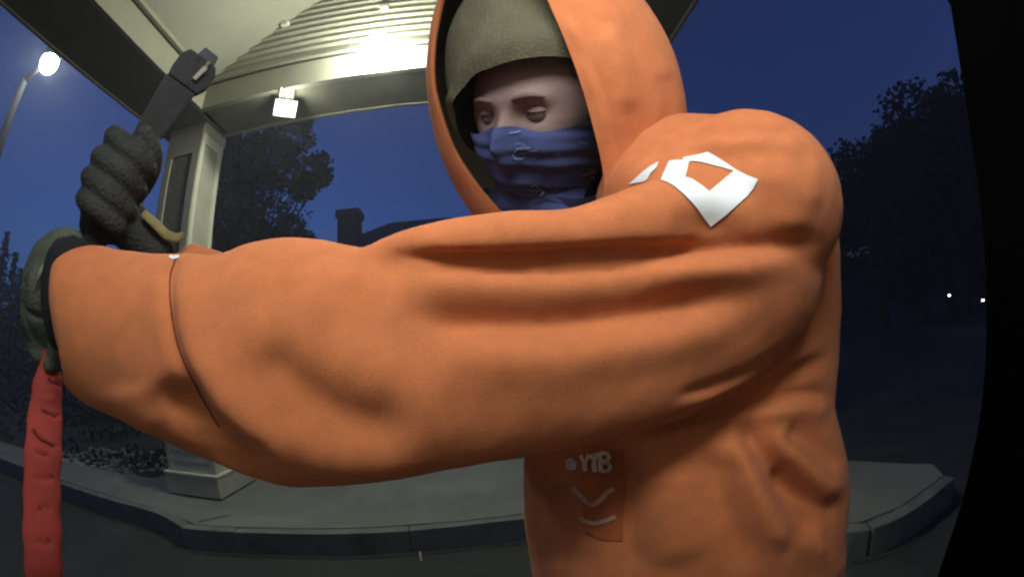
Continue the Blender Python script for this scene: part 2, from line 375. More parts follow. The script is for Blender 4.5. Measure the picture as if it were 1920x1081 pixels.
# ================================================================== columns
def column(x, y, s, lab, name='column'):
    """square column: near corner at (x,y); siding pedestal with a base board, shaft with recessed panels, flared capital"""
    t = thing(name, lab, 'column', (x - s / 2, y + s / 2, .15), 'columns carrying the canopy')
    x0, x1, y0, y1 = x - s, x, y, y + s
    bb = .035
    obj('base_board', bx(x0 - bb, x1 + bb, y0 - bb, y1 + bb, .165, .33), M['column'], t, bevel=.006)
    obj('base_cap', bx(x0 - bb - .008, x1 + bb + .008, y0 - bb - .008, y1 + bb + .008, .332, .348), M['light_trim'], t, bevel=.004)
    obj('foot_gap', bx(x0, x1, y0, y1, .152, .163), M['joint'], t)
    zp = .93
    for k in range(7):                                     # pedestal lap boards on the faces
        za = .35 + k * .083; zc = za + .080
        o = .006
        obj('pedestal_board', hexa([(x0 + .045, y0 - o, za), (x1 - .045, y0 - o, za), (x1 - .045, y0 + .02, za), (x0 + .045, y0 + .02, za),
              (x0 + .045, y0 + .004, zc), (x1 - .045, y0 + .004, zc), (x1 - .045, y0 + .02, zc), (x0 + .045, y0 + .02, zc)]), M['column'], t)
        obj('pedestal_board', hexa([(x1 - .02, y0 + .045, za), (x1 + o, y0 + .045, za), (x1 + o, y1 - .045, za), (x1 - .02, y1 - .045, za),
              (x1 - .02, y0 + .045, zc), (x1 - .004, y0 + .045, zc), (x1 - .004, y1 - .045, zc), (x1 - .02, y1 - .045, zc)]), M['column'], t)
    obj('pedestal_core', bx(x0 + .012, x1 - .012, y0 + .012, y1 - .012, .35, zp), M['joint'], t)
    for cx, cy in ((x0, y0), (x1, y0), (x1, y1), (x0, y1)):
        a, b = (cx - .004, cx + .05) if cx == x0 else (cx - .05, cx + .01)
        c, d = (cy - .01, cy + .05) if cy == y0 else (cy - .05, cy + .004)
        obj('corner_board', bx(a, b, c, d, .35, zp), M['column'], t, bevel=.004)
    obj('pedestal_cap', bx(x0 - .05, x1 + .05, y0 - .05, y1 + .05, zp + .002, zp + .055), M['light_trim'], t, bevel=.008)
    # shaft: framed recessed panels on both visible faces, running up into the soffit
    a0, a1, b0, b1 = x0 - .18, x1 - .25, y0 + .06, y1 - .10; zt = ZB + .003; zb_ = zp + .056
    obj('shaft_core', bx(a0 + .02, a1 - .02, b0 + .02, b1 - .02, zb_, zt), M['joint'], t)
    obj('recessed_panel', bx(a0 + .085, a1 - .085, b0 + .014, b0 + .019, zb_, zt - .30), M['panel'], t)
    obj('recessed_panel', bx(a1 - .019, a1 - .012, b0 + .05, b1 - .05, zb_, zt - .20), M['column'], t)
    obj('shaft_stile', bx(a0, a0 + .085, b0, b0 + .018, zb_, zt - .302), M['column'], t, bevel=.003)
    obj('shaft_stile', bx(a1 - .085, a1, b0, b0 + .018, zb_, zt - .302), M['column'], t, bevel=.003)
    obj('shaft_rail', bx(a0, a1, b0, b0 + .018, zt - .30, zt), M['column'], t, bevel=.003)
    obj('shaft_stile', bx(a1 - .018, a1 + .006, b0 + .0185, b0 + .062, zb_, zt - .10), M['light_trim'], t, bevel=.003)
    obj('shaft_stile', bx(a1 - .018, a1 + .006, b1 - .05, b1 + .004, zb_, zt - .10), M['light_trim'], t, bevel=.003)
    obj('shaft_rail', bx(a1 - .018, a1 + .003, b0 + .063, b1 - .051, zt - .20, zt - .10), M['light_trim'], t, bevel=.003)
    obj('shaft_head', bx(a1 - .018, a1 + .012, b0 + .0185, b1 + .012, zt - .098, zt), M['column'], t, bevel=.004)
    return t
column(-2.07, 2.50, .50, 'square column on a siding clad pedestal at the left kerb corner')
column(1.55, 2.40, .42, 'square column behind the person, right of the raised hood')

# ================================================================== lamps on the canopy
def canopy_lamp(name, lab, p, w, h, aim, energy, mm, fins=True, size=.2, point=False):
    t = thing(name, lab, 'floodlight', p, 'floodlights of the canopy')
    a = Vector(aim).normalized(); q = a.to_track_quat('-Z', 'Y').to_matrix()
    def T(bm):
        for v in bm.verts: v.co = q @ v.co + Vector(p)
        return bm
    bm = bmesh.new(); box(bm, -w / 2 - .012, w / 2 + .012, -h / 2 - .012, h / 2 + .012, .003, .05); obj('housing', T(bm), M['fixture'], t, bevel=.006)
    bm = bmesh.new(); c0 = bm.verts.new((0, 0, -.016)); n_ = 32; ri = []
    for q0, zz in ((.7, -.012), (1.0, .002)):
        ri.append([bm.verts.new((w / 2 * q0 * math.copysign(abs(math.cos(2 * math.pi * i / n_)) ** .8, math.cos(2 * math.pi * i / n_)), h / 2 * q0 * math.copysign(abs(math.sin(2 * math.pi * i / n_)) ** .8, math.sin(2 * math.pi * i / n_)), zz)) for i in range(n_)])
    for i in range(n_):
        j = (i + 1) % n_; bm.faces.new((c0, ri[0][i], ri[0][j])); bm.faces.new((ri[0][i], ri[1][i], ri[1][j], ri[0][j]))
    obj('lens', T(bm), mm, t)
    if fins == 'comb':
        for k in range(5):
            x = (k - 2) * .026 + .01; bm = bmesh.new(); box(bm, x - .006, x + .006, h / 2 + .03, h / 2 + .11 - .01 * (k % 2), -.012, .03); obj('cooling_fin', T(bm), M['light_trim'], t)
    elif fins:
        for k in range(7):
            x = (k - 3) * w / 7.5; bm = bmesh.new(); box(bm, x - .004, x + .004, -h / 2, h / 2, .051, .095); obj('cooling_fin', T(bm), M['light_trim'], t)
    bm = tube([Vector(p) + Vector((0, 0, .03)), Vector(p) + Vector((0, 0, .16))], .014, 10); obj('bracket', bm, M['fixture'], t)
    if point and fins is True: obj('wall_arm', tube([Vector(p) + Vector((0, .02, .03)), Vector((p[0], 2.40, p[2] + .05))], .022, 10), M['fixture'], t)
    if energy and point:
        L = bpy.data.lights.new(name + '_light', 'POINT'); L.energy = energy; L.color = LAMP_W; L.shadow_soft_size = .06
        lo = bpy.data.objects.new(name + '_light', L); C.objects.link(lo); lo.parent = t; lo.location = a * .09
    elif energy:
        L = bpy.data.lights.new(name + '_light', 'AREA'); L.shape = 'RECTANGLE'; L.size = w; L.size_y = h; L.energy = energy; L.color = LAMP_W
        lo = bpy.data.objects.new(name + '_light', L); C.objects.link(lo); lo.parent = t
        lo.location = a * .008; lo.rotation_euler = a.to_track_quat('-Z', 'Y').to_euler()
    return t
gp = ony(712, 92, 2.20)
gt = thing('wall_lamp', 'large round glaring lamp mounted on the gable siding above the far beam', 'lamp', tuple(gp))
bm = bmesh.new(); bmesh.ops.create_uvsphere(bm, u_segments=32, v_segments=20, radius=1)
for v in bm.verts: v.co = Vector((v.co.x * .155, v.co.y * .11, v.co.z * .125)) + Vector(gp)
obj('lens', bm, M['lamp_globe'], gt, True)
obj('back_plate', tube([(gp[0], 2.372, gp[2] + .10), (gp[0], 2.395, gp[2] + .10)], [.05, .05], 20), M['fixture'], gt)
obj('bracket', tube([(gp[0], 2.37, gp[2] + .10), (gp[0], 2.27, gp[2] + .15), (gp[0], gp[1], gp[2] + .13)], .014, 10), M['fixture'], gt, True)
q = onz(535, 203, 3.18)
canopy_lamp('floodlight', 'small square floodlight with cooling fins hanging under the far soffit', tuple(q), .17, .12, (.42, -.72, -.75), 1.2, M['lamp_small'], fins='comb', point=True)

# ================================================================== the kiosk the camera sits in
ks = thing('cash_machine_kiosk', 'kiosk holding the camera, with a black panel added at right as lens fall-off', 'kiosk', (0, -.3, 0))
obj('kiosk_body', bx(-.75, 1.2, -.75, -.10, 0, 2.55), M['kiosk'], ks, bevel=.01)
obj('bounce_plate', bx(-.60, .55, -.099, -.07, .60, 2.3), M['plate'], ks, bevel=.006)  # unseen pale plate added to bounce light onto the sleeve
obj('bounce_shelf', bx(-.32, .36, -.069, .10, .86, .90), M['plate'], ks, bevel=.008)  # unseen pale shelf added to throw light up under the arm
obj('screen', bx(-.17, .17, -.069, -.062, 1.0, 1.14), M['glass'], ks)
obj('camera_bezel', tube([(0, -.069, 1.2), (0, -.035, 1.2)], [.03, .022], 20), M['darkmetal'], ks)
# black panel added as the lens's dark fall-off; its front edge leans out below
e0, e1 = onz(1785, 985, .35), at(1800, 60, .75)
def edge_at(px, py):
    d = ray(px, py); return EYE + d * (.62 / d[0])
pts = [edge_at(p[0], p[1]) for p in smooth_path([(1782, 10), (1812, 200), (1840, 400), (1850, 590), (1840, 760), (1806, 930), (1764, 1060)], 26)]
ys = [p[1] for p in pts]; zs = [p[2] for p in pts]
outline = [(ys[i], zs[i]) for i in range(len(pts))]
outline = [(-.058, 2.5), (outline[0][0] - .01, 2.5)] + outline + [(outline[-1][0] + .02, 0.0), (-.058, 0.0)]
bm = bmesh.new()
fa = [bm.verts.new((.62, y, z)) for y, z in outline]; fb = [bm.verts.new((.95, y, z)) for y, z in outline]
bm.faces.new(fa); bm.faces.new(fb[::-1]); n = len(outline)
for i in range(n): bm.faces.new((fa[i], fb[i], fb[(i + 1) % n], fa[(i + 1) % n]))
obj('vignette_panel', bm, M['kiosk'], ks)
# task light in the hood over the machine
KL = (.04, -.02, 1.58)
obj('hood', bx(-.55, .45, -.06, .22, 2.552, 2.66), M['kiosk'], ks) if False else None
canopy_lamp('floodlight', 'floodlight over the cash machine, above the camera', KL, .6, .13, (.02, 1.0, -.45), 0, M['lamp_task'])

# ================================================================== street lamp, far lamps
D = 12.0
hp = at(93, 117, D); ap = at(46, 150, D)
sl_ = thing('street_lamp', 'tall street lamp with glowing head on a bent arm at the far left', 'street lamp', (ap[0], ap[1], 0))
obj('pole', tube([(ap[0], ap[1], 0), (ap[0], ap[1], 4), tuple(ap)], [.13, .11, .085], 12), M['darkmetal'], sl_, True)
obj('arm', tube([tuple(ap + _m([0, 0, -.05])), tuple(ap * .5 + hp * .5 + _m([0, 0, .05])), tuple(hp + _m([0, 0, .12]))], [.075, .06, .05], 10), M['darkmetal'], sl_, True)
bm = bmesh.new(); bmesh.ops.create_uvsphere(bm, u_segments=20, v_segments=12, radius=1)
for v in bm.verts: v.co = Vector((v.co.x * .24, v.co.y * .24, v.co.z * .14 + (.10 if v.co.z > 0 else 0))) + Vector(hp) + Vector((0, 0, .16))
obj('lamp_head', bm, M['darkmetal'], sl_, True)
bm = bmesh.new(); bmesh.ops.create_uvsphere(bm, u_segments=20, v_segments=12, radius=1)
for v in bm.verts: v.co = Vector((v.co.x * .23, v.co.y * .23, v.co.z * .30)) + Vector(hp)
obj('lens', bm, M['lamp_street'], sl_, True)
L = bpy.data.lights.new('street_lamp_light', 'POINT'); L.energy = 4; L.shadow_soft_size = .33; L.color = (.95, 1, .98)
lo = bpy.data.objects.new('street_lamp_light', L); C.objects.link(lo); lo.parent = sl_; lo.location = Vector(hp) - sl_.location - Vector((0, 0, .35))
for (px, py, D, lab) in ((1780, 553, 11, 'tiny distant lamp left of its twin in the dark on the right'), (1843, 562, 11, 'tiny distant lamp nearest the black vignette panel on the right')):
    p = at(px, py, D)
    t = thing('far_lamp', lab, 'lamp', (p[0], p[1], 0), 'distant lamps in the dark')
    p[2] = max(p[2], .4)
    bm = bmesh.new(); bmesh.ops.create_icosphere(bm, subdivisions=2, radius=.032)
    for v in bm.verts: v.co = Vector((v.co.x * 1.3, v.co.y, v.co.z * .7)) + Vector(p)
    obj('lens', bm, M['lamp_far'], t, True)
    obj('post', tube([(p[0], p[1], -.02), (p[0], p[1], p[2] - .03)], .02, 8), M['darkmetal'], t)
    obj('cap', tube([(p[0], p[1], p[2] + .024), (p[0], p[1], p[2] + .05)], [.05, .02], 10), M['darkmetal'], t)

# ================================================================== trees, shrubs, house
def leaf_mesh(name, centers, size, m, parent, flat=.5, n=None):
    """many leaf quads (pointed, folded) round the given centres"""
    c = np.asarray(centers, float); n = len(c)
    a = rng.normal(size=(n, 3)); a /= np.linalg.norm(a, axis=1)[:, None]
    b = np.cross(a, rng.normal(size=(n, 3))); b /= np.linalg.norm(b, axis=1)[:, None]
    s = size * rng.uniform(.6, 1.25, (n, 1))
    v = np.stack([c - a * s * .5, c + b * s * .32, c + a * s * .5, c - b * s * .32], 1).reshape(-1, 3)
    f = np.arange(4 * n).reshape(n, 4)
    me = bpy.data.meshes.new(name); me.from_pydata(v.tolist(), [], f.tolist())
    return link(name, me, parent, m)
def blob_points(blobs, n, hollow=.55):
    w = np.array([b[3] ** 2 for b in blobs]); w = w / w.sum(); out = []
    for b, k in zip(blobs, (w * n).astype(int)):
        d = rng.normal(size=(k, 3)); d /= np.linalg.norm(d, axis=1)[:, None]
        r = b[3] * (hollow + (1 - hollow) * rng.random((k, 1)) ** .6) * (1 + .25 * rng.normal(size=(k, 1)) * .5)
        out.append(np.array(b[:3]) + d * r)
    return np.vstack(out)
def broadleaf(name, lab, base, h, blobs, n, size, m, trunk_r=.16, group=None, limbs=True):
    t = thing(name, lab, 'tree', base, group)
    top = _m([base[0], base[1], h * .6])
    bmt = tube([tuple(base), (base[0] + .05, base[1], h * .3), tuple(top)], [trunk_r, trunk_r * .75, trunk_r * .4], 10)
    if limbs:
        for b in blobs:
            e = _m(b[:3]); s = _m([base[0] + .03, base[1], max(h * .22, min(e[2] - .8, h * .5))]); mid = (s + e) / 2 + rng.normal(size=3) * .1
            tube([tuple(s), tuple(mid), tuple(e)], [trunk_r * .35, trunk_r * .22, .012], 6, bmt)
    obj('trunk', bmt, M['bark'], t, True)
    leaf_mesh('crown', blob_points(blobs, n), size, m, t)
    return t
def pxblob(px, py, D, rpx): 
    p = at(px, py, D); return (p[0], p[1], p[2], rpx / LF * D)
D = 13.0
bl = [pxblob(x, y, D + dz, r) for x, y, r, dz in (
    (450, 300, 46, 0), (505, 290, 42, .3), (555, 262, 34, 0), (470, 360, 52, .2), (430, 420, 60, 0), (470, 450, 46, .4), (540, 325, 32, 0), (585, 325, 32, -.2), (605, 330, 20, 0),
    (572, 350, 24, 0), (545, 430, 28, 0), (520, 470, 44, .3), (570, 455, 22, 0), (600, 300, 18, .2), (420, 340, 60, .6), (400, 260, 40, .6), (560, 225, 26, .3), (500, 238, 36, .5), (390, 470, 60, 0), (440, 530, 60, 0), (520, 540, 50, 0), (590, 540, 40, 0))]
b0 = onz(455, 700, 0) if False else at(455, 560, D); 
broadleaf('maple_tree', 'leafy tree behind the column reaching right towards the chimney', (b0[0], b0[1], 0), 6.0, bl, 17000, .20, M['leaf'], .17)
# thin outer sprays with gaps of sky
spr = []
for (x0, y0, x1, y1) in ((500, 440, 560, 335), (470, 470, 540, 380), (520, 400, 590, 350), (520, 450, 575, 400)):
    for k in range(26):
        s = rng.random(); p = at(x0 + (x1 - x0) * s + rng.normal() * 9, y0 + (y1 - y0) * s + rng.normal() * 8, D - .3); spr += [p + rng.normal(size=3) * .10 for _ in range(5)]
tr = [o for o in C.objects if o.name == 'maple_tree'][0]
leaf_mesh('outer_leaves', spr, .15, M['leaf'], tr)
bmt = bmesh.new()
for (x0, y0, x1, y1) in ((470, 480, 560, 335), (440, 470, 540, 375), (520, 460, 585, 350)):
    tube([tuple(at(x0, y0, D)), tuple(at((x0 + x1) / 2 + 4, (y0 + y1) / 2, D - .1)), tuple(at(x1, y1, D - .3))], [.05, .03, .01], 6, bmt)
obj('branches', bmt, M['bark'], tr, True)

tag(leaf_mesh('ground_cover', GC, .09, M['leaf'], None), kind='stuff')
def conifer(lab, px, ptop, D, w=1.0):
    p = at(px, ptop, D); base = _m([p[0], p[1], 0]); h = p[2]
    t = thing('conifer', lab, 'tree', tuple(base), 'conifers on the skyline')
    obj('trunk', tube([tuple(base), (p[0], p[1], h * .97)], [.22, .02], 8), M['bark'], t)
    c = []
    z = .6
    while z < h:
        r = w * (h - z) / h * h * .21 * rng.uniform(.75, 1.2) + .05
        nb = 9
        for k in range(nb):
            a = rng.uniform(0, 6.28); m = int(12 * (r + .4))
            s = rng.random(m)[:, None]
            c.append(_m([p[0], p[1], z]) + _m([math.cos(a), math.sin(a), -.12]) * r * s + rng.normal(size=(m, 3)) * .09)
        z += .32
    leaf_mesh('crown', np.vstack(c), .26, M['needle'], t)
for lab, px, pt, D, w in (('tallest pointed conifer at the left edge of the picture', 14, 432, 34, .8), ('shorter conifer beside the tallest one, at its right', 31, 468, 35, .8),
                          ('low wide conifer at the very left edge', -22, 450, 33, .9), ('low conifer behind the grey glove', 62, 520, 36, 1.2), ('low conifer left of the pink strap top', 40, 505, 37, 1.0)):
    conifer(lab, px, pt, D, w)
def shrub(lab, px0, px1, ptop, D, n=2600, m='leaf2', size=.12, grp='dark shrubs behind the drive'):
    a, b = at(px0, ptop, D), at(px1, ptop, D); h = (a[2] + b[2]) / 2
    c = (a + b) / 2; half = np.linalg.norm(a - b) / 2
    t = thing('shrub', lab, 'shrub', (c[0], c[1], .0), grp)
    ux = (b - a) / np.linalg.norm(b - a)
    bl = [(*(c[:2] + ux[:2] * half * s), h * f, max(h * .42, .3) * rng.uniform(.8, 1.1)) for s in np.linspace(-.8, .8, 4) for f in (.3, .62)]
    leaf_mesh('foliage', blob_points(bl, n, .2), size, M[m], t)
    bmt = bmesh.new()
    for q in bl[::2]: tube([(c[0], c[1], 0), (q[0], q[1], q[2])], [.04, .015], 6, bmt)
    obj('stems', bmt, M['bark'], t)
shrub('dark shrub mass at the left edge behind the strap', -40, 110, 560, 12)
shrub('dark shrub behind the stone bed', 90, 300, 610, 9.5)
shrub('dark shrub left of the column pedestal', 250, 420, 600, 9)
shrub('dark shrub behind the column, under the leafy tree', 400, 640, 540, 13)
# the dark wood on the right: separate trees
rt = [(1600, 330, 90, 15), (1665, 300, 85, 16), (1735, 345, 95, 15), (1810, 330, 110, 17), (1545, 420, 80, 17), (1880, 400, 120, 16), (1800, 205, 95, 13), (1730, 250, 70, 14), (1480, 470, 80, 20), (1700, 420, 90, 14)]  # two highest ones added to dim the sky like lens fall-off
labs = ['dark tree nearest the orange shoulder on the right', 'tallest dark tree in the right background', 'dark tree in the middle of the right background', 'dark tree beside the black vignette panel',
        'dark low tree peeping past the orange back', 'dark tree hidden by the vignette panel', 'tall dark tree added beside the vignette panel to darken the sky edge', 'dark treetop added left of the tall one to darken the sky edge', 'dark tree behind the orange back', 'broad dark tree above the light walkway end']
for (px, py, rp, D), lab in zip(rt, labs):
    base = at(px, py, D)
    bl = [pxblob(px + rng.normal() * rp * .35, py + rng.uniform(-.45, 1.3) * rp, D + rng.normal() * .6, rp * rng.uniform(.38, .6)) for _ in range(11)]
    broadleaf('dark_tree', lab, (base[0], base[1], 0), base[2] + 1, bl, 5200, .22, M['leaf2'], .2, 'dark trees of the right background')
tag(obj('hedge_row', prism([tuple((onz(px, 700, 0) * 0 + at(px, 560, 26))[:2]) for px in (1400, 1500, 1600, 1700, 1800, 1900)] + [tuple(at(px, 560, 28)[:2]) for px in (1900, 1800, 1700, 1600, 1500, 1400)], -.02, 3.4), M['leaf2']),
    'long dark hedge behind the trees on the right', 'hedge')

# house with hip roof and chimney behind the arm
D = 26.0
hc = at(715, 440, D)
hs = thing('house', 'dark house with hip roof and brick chimney behind the raised arm', 'house', (hc[0], hc[1], 0))
cl, cr = at(632, 430, D), at(673, 430, D); ct = at(652, 388, D); rz = at(705, 409, D + 1)[2]; ez = at(800, 447, D)[2] - .2
x0, x1 = cl[0] - .3, cl[0] + 13; yb = hc[1]
obj('wall', bx(x0, x1, yb, yb + 9, 0, ez), M['housewall'], hs)
xr0 = at(705, 409, D)[0]
v = [(x0 - .4, yb - .4, ez), (x1 + .4, yb - .4, ez), (x1 + .4, yb + 9.4, ez), (x0 - .4, yb + 9.4, ez), (xr0, yb + 4.5, rz + 1.0), (x1 - 6, yb + 4.5, rz + 1.0)]
bm = bmesh.new(); vv = [bm.verts.new(p) for p in v]
for f in ((0, 1, 5, 4), (1, 2, 5), (2, 3, 4, 5), (3, 0, 4), (3, 2, 1, 0)): bm.faces.new([vv[i] for i in f])
obj('roof', bm, M['roofing'], hs)
chm = obj('chimney', bx(cl[0], cr[0], yb - .9, yb + .25, 0, ct[2] - .55), M['brick'], hs)
cp = obj('chimney_cap', bx(cl[0] - .14, cr[0] + .14, yb - 1.04, yb + .39, ct[2] - .549, ct[2]), M['brick'], hs, bevel=.12)
for k in range(4):
    wx = x0 + 3.2 + k * 2.5
    f = obj('window', bx(wx, wx + 1.1, yb - .04, yb - .002, 3.6, 5.0), M['trim'], hs)
    g = obj('pane', bx(wx + .08, wx + 1.02, yb - .05, yb - .041, 3.68, 4.92), M['glass'], f)

# ================================================================== the person
person = thing('person', 'person in orange hoodie and navy bandana reaching across the camera with gloved hands', 'person', (.32, .60, 0))
def view_frame(px, py):
    c = ray(px, py); r = ray(px + 4, py) - ray(px - 4, py); u = ray(px, py - 4) - ray(px, py + 4)
    r /= np.linalg.norm(r); u = u - r * (u @ r); u /= np.linalg.norm(u)
    return c, r, u
def vp(px, py, D, x=0, y=0, z=0):
    c, r, u = view_frame(px, py); return EYE + c * (D + z) + r * x + u * y

# --- near sleeve: loft through sections (picture x, y, distance, half height)
ARM = [(104, 590, .452, 92), (122, 588, .450, 122), (150, 592, .447, 142), (200, 616, .43, 156), (260, 634, .41, 166), (330, 652, .388, 184), (400, 668, .365, 198),
       (480, 674, .345, 231), (560, 676, .33, 243), (640, 683, .32, 234), (720, 686, .315, 220), (800, 680, .315, 208), (880, 676, .32, 200),
       (980, 668, .328, 193), (1080, 654, .345, 186), (1180, 630, .37, 190), (1280, 570, .40, 214), (1370, 480, .43, 228), (1425, 410, .45, 190)]
ap_ = smooth_path(ARM, 70)
path = []; rad = []; ups = []
for x, y, D, h in ap_:
    path.append(tuple(at(x, y, D))); rad.append(D * math.sin(halfang(x, y, h))); _, r_, u_ = view_frame(x, y); ups.append(tuple(u_))
bmH = tube(path, rad, 28, aspect=.62, up=ups)
# the rolled fold lying along the top of the sleeve
ROLL = [(668, 486, .308, 15), (715, 477, .302, 28), (780, 466, .298, 42), (860, 456, .298, 51), (960, 450, .304, 57), (1060, 448, .316, 57), (1160, 434, .34, 68), (1270, 412, .375, 78), (1380, 410, .42, 70)]
rl = smooth_path(ROLL, 40)
tube([tuple(at(x, y, D)) for x, y, D, h in rl], [D * math.sin(halfang(x, y, h)) for x, y, D, h in rl], 24, bmH, aspect=1.15, up=[tuple(view_frame(x, y)[1 + 1]) for x, y, D, h in rl])
# shoulder
def ball(bm, p, r, sc=(1, 1, 1)):
    g = bmesh.ops.create_icosphere(bm, subdivisions=3, radius=1)
    for v in g['verts']: v.co = Vector((v.co.x * r * sc[0], v.co.y * r * sc[1], v.co.z * r * sc[2])) + Vector(p)
ball(bmH, at(1405, 385, .47), .47 * math.sin(halfangx(1405, 385, 176)), (1, 1, 1))
ball(bmH, at(1300, 400, .50), .125)
# torso
TOR = [(1220, 330, .60, 150, .6), (1275, 420, .575, 285, .6), (1283, 520, .565, 306, .64), (1280, 640, .57, 306, .64), (1274, 760, .58, 304, .62), (1275, 860, .59, 318, .62), (1282, 950, .61, 325, .62), (1285, 1040, .635, 312, .62),
       (1292, 1120, .67, 300, .62), (1292, 1200, .72, 280, .62)]
tp = smooth_path([t[:4] for t in TOR], 40)
path = [tuple(at(x, y, D)) for x, y, D, h in tp]; rad = [D * math.sin(halfangx(x, y, h)) for x, y, D, h in tp]
rt_ = [tuple(view_frame(x, y)[1]) for x, y, D, h in tp]
tube(path, rad, 32, bmH, aspect=.60, up=rt_)
HEM = path[-1]; HEMR = rad[-1]
# far shoulder and far sleeve, hidden behind the near one
fs = [at(1040, 470, .66), at(960, 540, .68), at(860, 600, .66), at(740, 620, .62), at(600, 620, .57), at(470, 590, .53), at(378, 520, .51), at(340, 470, .50)]
tube([tuple(p) for p in smooth_path([tuple(p) for p in fs], 26)], list(np.interp(np.linspace(0, 1, 26), [0, .4, .8, .93, 1], [.10, .080, .050, .030, .020])), 20, bmH)
ball(bmH, at(1010, 470, .67), .105)
me = bpy.data.meshes.new('hoodie_base'); bmesh.ops.recalc_face_normals(bmH, faces=bmH.faces); bmH.to_mesh(me); bmH.free()
ho = bpy.data.objects.new('hoodie_base', me); C.objects.link(ho)
md = ho.modifiers.new('r', 'REMESH'); md.mode = 'VOXEL'; md.voxel_size = .0042
md = ho.modifiers.new('s', 'SMOOTH'); md.factor = .6; md.iterations = 13
hm = evaluated(ho); bpy.data.objects.remove(ho)
nv = len(hm.vertices); co_ = np.empty(nv * 3); hm.vertices.foreach_get('co', co_); co_ = co_.reshape(-1, 3)
def vnormals(me):
    n = len(me.vertices); a = np.empty(n * 3); me.vertices.foreach_get('normal', a); return a.reshape(-1, 3)
armx = ap_[:, 0]; armD = ap_[:, 2]

def stroke(co, nrm, pts, width, depth, layer):
    """press (depth<0) or raise (depth>0) a fold along a line drawn over the cloth. layer: 'arm', 'body' or 'any'"""
    P2, D = project(co)
    q = smooth_path([(p[0], p[1]) for p in pts], max(len(pts) * 6, 10))
    a, b = q[:-1], q[1:]; L = np.concatenate([[0], np.cumsum(np.linalg.norm(b - a, axis=1))])
    x0, y0 = q.min(0) - 3.2 * width; x1, y1 = q.max(0) + 3.2 * width
    facing = ((co - EYE) * nrm).sum(1) < .02
    sel = (P2[:, 0] > x0) & (P2[:, 0] < x1) & (P2[:, 1] > y0) & (P2[:, 1] < y1) & facing
    lim = np.interp(P2[:, 0], armx, armD) + .012
    if layer == 'arm': sel &= D < lim
    elif layer == 'body': sel &= (D > lim - .06)
    idx = np.nonzero(sel)[0]
    if not len(idx): return
    p = P2[idx]; best = np.full(len(idx), 1e9); tt = np.zeros(len(idx))
    for i in range(len(a)):
        ab = b[i] - a[i]; l2 = ab @ ab + 1e-9; t = np.clip(((p - a[i]) @ ab) / l2, 0, 1)
        d = np.linalg.norm(p - a[i] - t[:, None] * ab, axis=1); m = d < best
        best[m] = d[m]; tt[m] = (L[i] + t[m] * math.sqrt(l2)) / L[-1]
    fade = np.clip(np.minimum(tt, 1 - tt) / .22, 0, 1); fade = fade * fade * (3 - 2 * fade)
    face = np.clip(-((co[idx] - EYE) / D[idx][:, None] * nrm[idx]).sum(1), 0, 1) ** .7
    co[idx] += nrm[idx] * (face * depth * np.exp(-best ** 2 / (2 * width ** 2)) * fade)[:, None]

